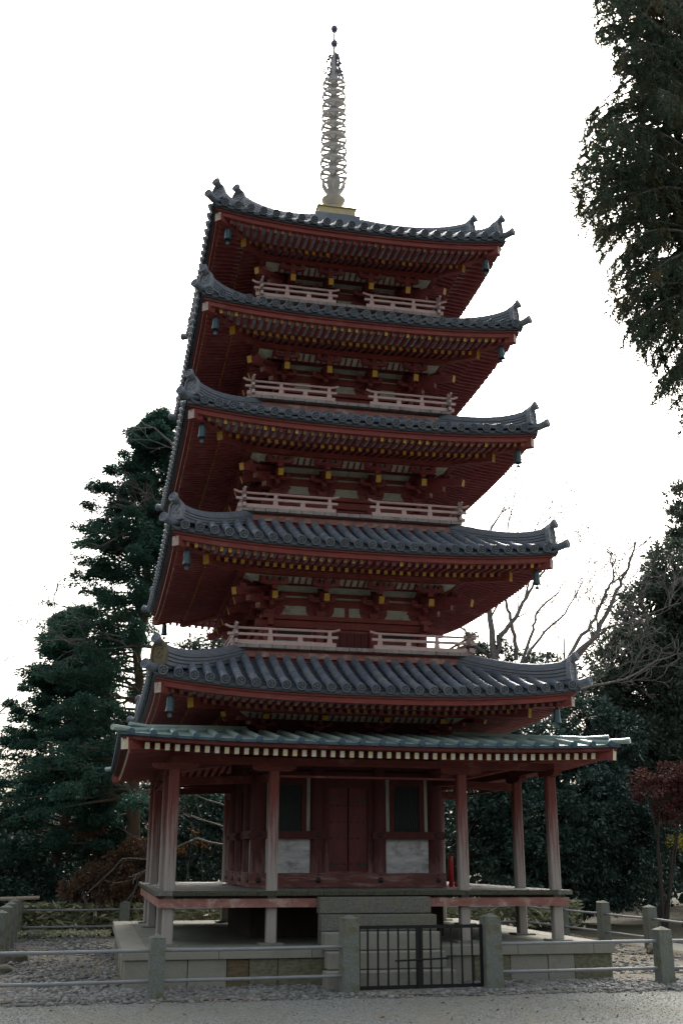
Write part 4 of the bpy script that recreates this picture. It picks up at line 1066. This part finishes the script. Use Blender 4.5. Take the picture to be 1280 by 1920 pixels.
# left low broadleaf shrubs
broadleaf((-6.0, 7.8, -.46), 2.2, [((0, 0, 1.1), (1.1, .9, 1.0)), ((1.2, .3, .8), (.8, .7, .7)), ((-1.2, .2, 1.4), (1.0, .8, 1.1))], 21, 'evergreen_shrub', 'glossy dark evergreen shrub low behind the left fence corner', 'shrub', L_EVG, 22000, .10)
broadleaf((-2.2, 9.2, -.46), 3.4, [((0, 0, 1.7), (1.4, 1.0, 1.5)), ((1.5, .2, 1.4), (1.2, .9, 1.4)), ((-1.3, .1, 1.3), (1.0, .8, 1.2)), ((.4, .3, 3.0), (1.3, .9, .9))], 22, 'evergreen_shrub', 'tall evergreen shrub seen through the left bay of the porch', 'shrub', L_EVG, 30000, .10)
def BL(base, lst): return [(at(px, py, base[1]+dy)-Vector(base), r) for px, py, dy, r in lst]
b0 = (-3.6, 6.95, -.46)
broadleaf(b0, 1.9, BL(b0, [(262, 1590, 0, (.3, .3, .22)), (235, 1612, 0, (.4, .3, .25)), (195, 1645, 0, (.5, .4, .3)), (155, 1670, 0, (.42, .4, .25)), (265, 1650, .1, (.4, .4, .45)), (215, 1690, .1, (.5, .4, .25))]), 23, 'withered_shrub', 'withered brown shrub sloping down beside the cypress trunk', 'shrub', L_BRN, 15000, .075, asp=.5, clump=.2, bark=BARKG)
b0 = (-3.75, 8.4, -.46)
broadleaf(b0, 2.9, BL(b0, [(160, 1575, 0, (.2, .3, .2)), (178, 1560, 0, (.2, .3, .18)), (192, 1592, 0, (.16, .2, .2)), (185, 1545, 0, (.14, .2, .14))]), 24, 'autumn_sapling', 'thin sapling with orange brown leaves above the withered shrub', 'tree', L_BRN, 1000, .085, tr=.02, clump=.2, limbs=False, bark=BARKG)
b0 = (-1.5, 7.7, -.46)
broadleaf(b0, 2.4, BL(b0, [(345, 1592, 0, (.2, .25, .10)), (378, 1582, 0, (.16, .2, .12)), (362, 1560, 0, (.08, .2, .16))]), 25, 'autumn_sapling', 'small sapling with bright orange leaves seen through the left porch bay', 'tree', L_ORG, 150, .055, tr=.012, clump=.12, limbs=True, bark=BARKG)
# right side: camellia mass, oaks
b0 = (4.4, 9.5, -.46)
broadleaf(b0, 5.6, BL(b0, [(1085, 1345, .2, (.9, 1, .55)), (1010, 1385, 0, (1.0, 1, .5)), (1150, 1385, 0, (.9, 1, .7)), (930, 1430, 0, (1.3, 1.1, .8)), (1080, 1450, 0, (1.4, 1.1, .9)), (880, 1540, 0, (1.4, 1.1, 1.2)), (1000, 1560, -.2, (1.6, 1.1, 1.3)), (1130, 1560, 0, (1.5, 1.1, 1.3)), (1090, 1660, 0, (1.4, 1, .7))]), 31, 'camellia_tree', 'broad glossy dark camellia behind the right half of the porch', 'tree', L_EVG, 90000, .115, tr=.14)
b0 = (3.0, 11.5, -.46)
broadleaf(b0, 7.4, BL(b0, [(935, 1225, 0, (.7, .7, .35)), (1000, 1240, 0, (.6, .7, .3)), (880, 1215, 0, (.5, .6, .4)), (1045, 1255, 0, (.5, .6, .3)), (960, 1290, 0, (1.3, .9, .6))]), 38, 'evergreen_tree', 'loose evergreen crown showing just above the lowest tiled roof on the right', 'tree', L_EVG, 9000, .10, tr=.1, clump=.32)
b0 = (-2.0, 10.5, -.46)
broadleaf(b0, 6.9, BL(b0, [(345, 1215, 0, (.5, .6, .35)), (400, 1210, 0, (.4, .6, .4)), (320, 1260, 0, (.6, .6, .4)), (430, 1200, 0, (.5, .6, .4))]), 39, 'evergreen_tree', 'loose evergreen crown glimpsed between the two lowest roofs on the left', 'tree', L_OAK, 3500, .10, tr=.08, clump=.3)
broadleaf((1.2, 10.4, -.46), 4.4, [((0, 0, 2.6), (1.9, 1.1, 1.5)), ((-1.9, 0, 2.0), (1.3, 1.0, 1.5)), ((1.5, .3, 3.4), (1.6, 1, 1.1))], 32, 'camellia_tree', 'dark evergreen tree straight behind the ground storey, seen between porch posts', 'tree', L_EVG, 30000, .11, tr=.12)
b0 = (at(1230, 1700, 11.5).x, 11.5, -.46)
broadleaf(b0, 9.2, BL(b0, [(1275, 1090, 0, (1.1, 1.2, 1.3)), (1215, 1160, .2, (.9, 1.1, 1.2)), (1160, 1235, -.2, (.85, 1.1, .9)), (1110, 1290, -.3, (.8, 1.1, .6)), (1230, 1290, 0, (1.5, 1.3, 1.2)), (1300, 1230, .2, (1.3, 1.3, 1.6)), (1180, 1400, 0, (1.6, 1.3, 1.3)), (1290, 1430, 0, (1.6, 1.3, 1.6)), (1240, 1560, 0, (1.8, 1.2, 1.2))]), 33, 'oak_tree', 'large grey green evergreen oak sloping up at the right picture edge', 'tree', L_OAK, 130000, .13, tr=.2, clump=.42)
broadleaf((7.9, 8.6, -.46), 4.5, [((0, 0, 2.6), (1.7, 1.2, 1.5)), ((1.5, 0, 2.0), (1.5, 1.1, 1.6)), ((-.9, 0, 1.4), (1.4, 1.0, 1.2))], 34, 'evergreen_shrub', 'tall dark evergreen shrub right of the porch behind the red leaved one', 'shrub', L_EVG, 34000, .10)
b0 = (at(1330, 1700, 17).x, 17, -.46)
broadleaf(b0, 12.2, BL(b0, [(1300, 960, 0, (1.1, 1.2, 1.1)), (1310, 1040, .2, (1.2, 1.3, 1.3)), (1340, 1150, 0, (1.6, 1.6, 2.0)), (1330, 1320, 0, (1.8, 1.6, 2.4))]), 35, 'oak_tree', 'taller round topped tree rising far off at the right picture edge', 'tree', L_OAK, 50000, .16, tr=.22, clump=.45)
b0 = (9.6, 6.6, -.46); b0 = (at(1240, 1700, 6.6).x, 6.6, -.46)
broadleaf(b0, 3.3, BL(b0, [(1240, 1455, 0, (.6, .6, .32)), (1285, 1470, 0, (.6, .5, .4)), (1215, 1480, .1, (.35, .5, .25)), (1275, 1520, 0, (.6, .5, .35))]), 36, 'red_leaved_shrub', 'shrub with dull red leaves at the right picture edge', 'shrub', L_RED, 7500, .08, tr=.05, clump=.25)
b0 = (at(1280, 1700, 7.6).x, 7.6, -.46)
broadleaf(b0, 1.6, BL(b0, [(1278, 1580, 0, (.3, .3, .2))]), 37, 'yellow_shrub', 'small yellow leaved shrub low at the right picture edge', 'shrub', L_YEL, 400, .08, tr=.02, clump=.2, limbs=False)

# --- bare trees
def poly_limb(mb, pts, r0, r1, g, jit=.03, twigs=0, lev=2, L=.8, tr=None):
    P = []; 
    for a, b_ in zip(pts[:-1], pts[1:]):
        for k in range(4):
            s = k/4; q = a+(b_-a)*s+Vector((g.normal(0, jit), g.normal(0, jit), g.normal(0, jit))); P.append(q)
    P.append(pts[-1]); n = len(P); mb.tube(P, [r0+(r1-r0)*k/(n-1) for k in range(n)], 8 if r0 > .04 else 5, cap=False)
    return P
g = np.random.default_rng(77)
def bare(name, label, base, limbs, tw, seed, bark=BARKG, lev=2, L=.7, up=.25, group='bare deciduous trees', twn=(2, 3), thick=1.0, mr=.0065, nm=1):
    g = np.random.default_rng(seed); T = tag(empty(name, base), label, 'tree', group); base = Vector(base); m = MB(); m2 = m
    for (pts, r0, r1, ntw) in limbs:
        r0 *= thick; r1 *= thick
        P = poly_limb(m, [Vector(p)-base for p in pts], r0, r1, g, .02)
        for k in range(ntw*nm):
            i = g.integers(len(P)//3, len(P)); d = (P[min(i+1, len(P)-1)]-P[max(i-1, 0)]).normalized(); ax = Vector((g.normal(), g.normal()*.6, g.normal()+.3)); ax = (ax-d*ax.dot(d)).normalized()
            branch_tree(m2, P[i].copy(), (d+ax*g.uniform(.5, 1.1)).normalized(), L*g.uniform(.6, 1.3), max(.006, (r0+(r1-r0)*i/len(P))*.4), lev, g, .3, up, twn, None, mr)
    m.build('trunk', [bark], T, smooth=True)
    return T
Y = 9.0
def a3(px, py, y=Y): return at(px, py, y)
bs = a3(1000, 1700); bs.z = -.46
bare('bare_tree', 'bare grey cherry tree reaching up to the right beside the lowest roofs', bs, [
    ([bs, a3(985, 1480), a3(1010, 1330), a3(1060, 1250), a3(1120, 1185), a3(1150, 1120), a3(1165, 1090), a3(1185, 1040), a3(1190, 1015)], .10, .02, 12),
    ([a3(1040, 1275), a3(1085, 1200), a3(1115, 1160), a3(1135, 1110), a3(1150, 1085), a3(1147, 1050), a3(1135, 1018)], .055, .012, 12),
    ([a3(1060, 1250, 9.2), a3(1140, 1175, 9.3), a3(1190, 1160, 9.4), a3(1275, 1130, 9.5)], .035, .01, 10),
    ([a3(1000, 1380), a3(1090, 1290), a3(1170, 1275), a3(1230, 1240), a3(1280, 1225)], .04, .01, 12)], 0, 51, bark=BARKG, lev=3, L=.8, thick=1.1, mr=.008, nm=1)
bs = a3(935, 1700, 11); bs.z = -.46
bare('bare_tree', 'bare tree with forked dark limbs rising behind the right ends of the roofs', bs, [
    ([bs, a3(925, 1400, 11), a3(925, 1230, 11), a3(916, 1140, 11), a3(905, 1060, 11), a3(915, 1000, 11), a3(945, 950, 11)], .12, .015, 9),
    ([a3(928, 1240, 11), a3(940, 1190, 11), a3(965, 1160, 11), a3(985, 1120, 11), a3(1010, 1080, 11), a3(1040, 1040, 11)], .075, .015, 8),
    ([a3(965, 1240, 11), a3(963, 1190, 11), a3(955, 1150, 11), a3(945, 1120, 11), a3(940, 1040, 11), a3(960, 960, 11), a3(965, 905, 11)], .06, .008, 10),
    ([a3(975, 1250, 11), a3(1000, 1180, 11), a3(1005, 1150, 11), a3(1045, 1110, 11), a3(1070, 1075, 11)], .045, .01, 5),
    ([a3(980, 1245, 11), a3(1010, 1195, 11), a3(1060, 1150, 11), a3(1085, 1105, 11), a3(1095, 1080, 11)], .04, .008, 4),
    ([a3(930, 1240, 11), a3(890, 1210, 11), a3(870, 1180, 11), a3(840, 1160, 11)], .05, .015, 5),
    ([a3(985, 1130, 11), a3(1000, 1000, 11), a3(1030, 940, 11)], .03, .006, 8)], 0, 52, bark=BARKG, lev=3, L=.9, thick=1.2, mr=.008, nm=1)
bs = a3(455, 1700, 6.2); bs.z = -.46
bare('bare_tree', 'bare pale limbed tree reaching left from behind the pagoda across the cypress', bs, [
    ([bs, a3(455, 1400, 6.2), a3(410, 1150, 6.2), a3(370, 960, 6.2), a3(340, 850, 6.2), a3(295, 810, 6.2), a3(265, 790, 6.2)], .10, .01, 7),
    ([a3(380, 1050, 6.2), a3(320, 985, 6.2), a3(260, 990, 6.2), a3(215, 1000, 6.2)], .03, .006, 12),
    ([a3(372, 980, 6.2), a3(300, 950, 6.2), a3(260, 950, 6.2), a3(215, 945, 6.2)], .025, .005, 9),
    ([a3(430, 1300, 6.2), a3(300, 1215, 6.2), a3(240, 1208, 6.2), a3(200, 1195, 6.2), a3(130, 1200, 6.2), a3(75, 1200, 6.2)], .045, .007, 9),
    ([a3(300, 1215, 6.2), a3(200, 1190, 6.2), a3(130, 1200, 6.2), a3(100, 1170, 6.2), a3(72, 1152, 6.2)], .025, .006, 6),
    ([a3(455, 1520, 6.2), a3(330, 1480, 6.2), a3(250, 1490, 6.2), a3(170, 1440, 6.2)], .02, .005, 4),
    ([a3(455, 1560, 6.2), a3(360, 1528, 6.2), a3(330, 1530, 6.2)], .02, .01, 4),
    ([a3(455, 1600, 6.2), a3(375, 1572, 6.2), a3(350, 1578, 6.2), a3(300, 1610, 6.2), a3(230, 1610, 6.2), a3(155, 1685, 6.2)], .026, .008, 3)], 0, 53, bark=BARKG, lev=2, L=.6, up=.05)
bs = a3(-160, 1700, 8); bs.z = -.46
bare('bare_tree', 'bare tree whose thin twigs reach in at the left picture edge', bs, [
    ([bs, a3(-120, 1400, 8), a3(-60, 1340, 8), a3(0, 1335, 8), a3(40, 1305, 8)], .06, .006, 4)], 0, 54, lev=1, L=.4)

# --- near cedar, top right (trunk stands out of the frame)
def at_dist(px, py, D):
    d = FW+RT*((px-640)/FOC)-UP*((py-960)/FOC); return Vector((CX, CY, CZ))+d*D
g = np.random.default_rng(90)
cb = at_dist(1500, 1500, 9.0); cb = Vector((cb.x, cb.y, -.46))
CT = tag(empty('cedar_tree', cb), 'drooping dark cedar boughs hanging into the upper right of the picture', 'tree')
m = MB(); H = 13.0
m.tube([Vector((0, 0, 0)), Vector((0, 0, 4)), Vector((.05, 0, 8)), Vector((.1, .05, 13.5))], [.34, .26, .18, .03], 12)
edge = [(-60, 1120), (0, 1122), (35, 1118), (70, 1122), (95, 1170), (130, 1150), (150, 1185), (185, 1190), (215, 1105), (260, 1092), (300, 1085), (335, 1070), (380, 1090), (430, 1098), (455, 1110), (490, 1150), (540, 1150), (590, 1172), (630, 1185), (660, 1205), (700, 1225), (740, 1255), (780, 1278), (830, 1300)]
def edge_x(py): return float(np.interp(py, [e_[0] for e_ in edge], [e_[1] for e_ in edge]))
PP = []; DD = []
for k in range(185):
    py = -40+860*(k+.5)/185; dep = 8.8+g.uniform(-1.0, 1.6)
    ex = edge_x(py)
    tipx = ex-8+abs(g.normal(0, 1))*(60 if k % 3 else 8)
    if tipx > 1420: continue
    tip = at_dist(tipx, py, dep)-cb; tz = tip.z+.35+g.uniform(0, .5); root = Vector((.05, 0, tz+.35))
    N = 12; pts = []
    for j in range(N+1):
        s = j/N; q = root+(tip-root)*s; q.z = root.z+(tip.z-root.z)*(s**1.6)+.12*math.sin(PI*s); pts.append(q)
    m.tube(pts, [.03*(1-.88*j/N) for j in range(N+1)], 5, cap=False)
    Ln = (tip-root).length
    ns = int(Ln/.05)
    for q in range(ns):
        s = 1-(g.random()**1.15)*.92; jj = min(N-1, int(s*N)); c = pts[jj]+(pts[jj+1]-pts[jj])*(s*N-jj)
        side_ = Vector((g.normal(0, 1), g.normal(0, 1), 0)).normalized(); out = (tip-root).normalized()
        ln = g.uniform(.12, .34)*(1.15-.5*s); dv = (side_*.55+out*.55+Vector((0, 0, -.55-.3*g.random()))).normalized()
        nn = int(ln/.0105); t_ = np.linspace(0, 1, nn)[:, None]
        ctr = np.array(c)+np.array(dv)*ln*t_+np.array([0, 0, -1])*(.10*t_**2*ln/.3)
        for rep in range(2):
            PP.append(ctr+g.normal(0, .008, (nn, 3))); off = g.normal(0, .55, (nn, 3)); DD.append(np.array(dv)*1.0+off)
m.build('trunk', [BARKD], CT, smooth=True)
P = np.concatenate(PP); D_ = np.concatenate(DD)
leaf_cloud('crown', P, D_, .05, .17, L_CED, CT, seed=91)

# --- ground cover and far woods (nobody could count them)
def sasa(region, n, name, label, seed, size=.16, mt=L_SAS, h=.5, asp=.24):
    g = np.random.default_rng(seed); P = np.array([region(g) for _ in range(n)]); hh = g.random(n)**.7*h; P3 = np.column_stack([P, -.45+.03+hh])
    D = g.normal(0, 1, (n, 3)); D[:, 2] = np.abs(D[:, 2])*.4-.15
    return leaf_cloud(name, P3, D, size, asp, mt, None, label, 'stuff', 'ground cover', seed=seed)
sasa(lambda g: (g.uniform(-5.3, .5), g.uniform(6.6, 7.5)), 4600, 'bamboo_grass', 'pale edged bamboo grass growing behind the rear fence on the left', 61, .22, h=.6)
sasa(lambda g: (g.uniform(.5, 7.5), g.uniform(7.0, 8.0)), 5200, 'bamboo_grass', 'bamboo grass and ivy growing behind the rear fence on the right', 62, .22, h=.6)
sasa(lambda g: (g.uniform(-5.4, -3.3)+0, g.uniform(5.6, 6.5)), 1500, 'weeds', 'low yellow green weeds along the foot of the rear left fence', 63, .07, h=.1, asp=.4)
g = np.random.default_rng(70)
PP = []; DD = []
for k in range(520):
    x = g.uniform(-24, 34); y = g.uniform(15, 24); z = g.uniform(-.3, 2.9+1.1*math.sin(x*.45)+(.9 if x > 4 else 0)+(.5 if x < -3 else 0)); pt, v = blob_points(g, 110, (x, y, z), (1.0, .8, .7)); PP.append(pt); DD.append(v)
leaf_cloud('far_woods', np.concatenate(PP), np.concatenate(DD), .26, .6, L_FAR, None, 'dark far woodland closing the view behind the garden', 'stuff', 'woods', seed=71)
# fallen leaves and twigs on the path
g = np.random.default_rng(72)
P = np.column_stack([g.uniform(-5, 6.5, 260), -4.2-g.random(260)**1.6*3.3, np.full(260, -.443)]); D = g.normal(0, 1, (260, 3)); D[:, 2] *= .1
leaf_cloud('fallen_leaves', P, D, .045, .4, L_BRN, None, 'scattered dry brown leaves lying on the gravel path', 'stuff', 'leaves', seed=73)
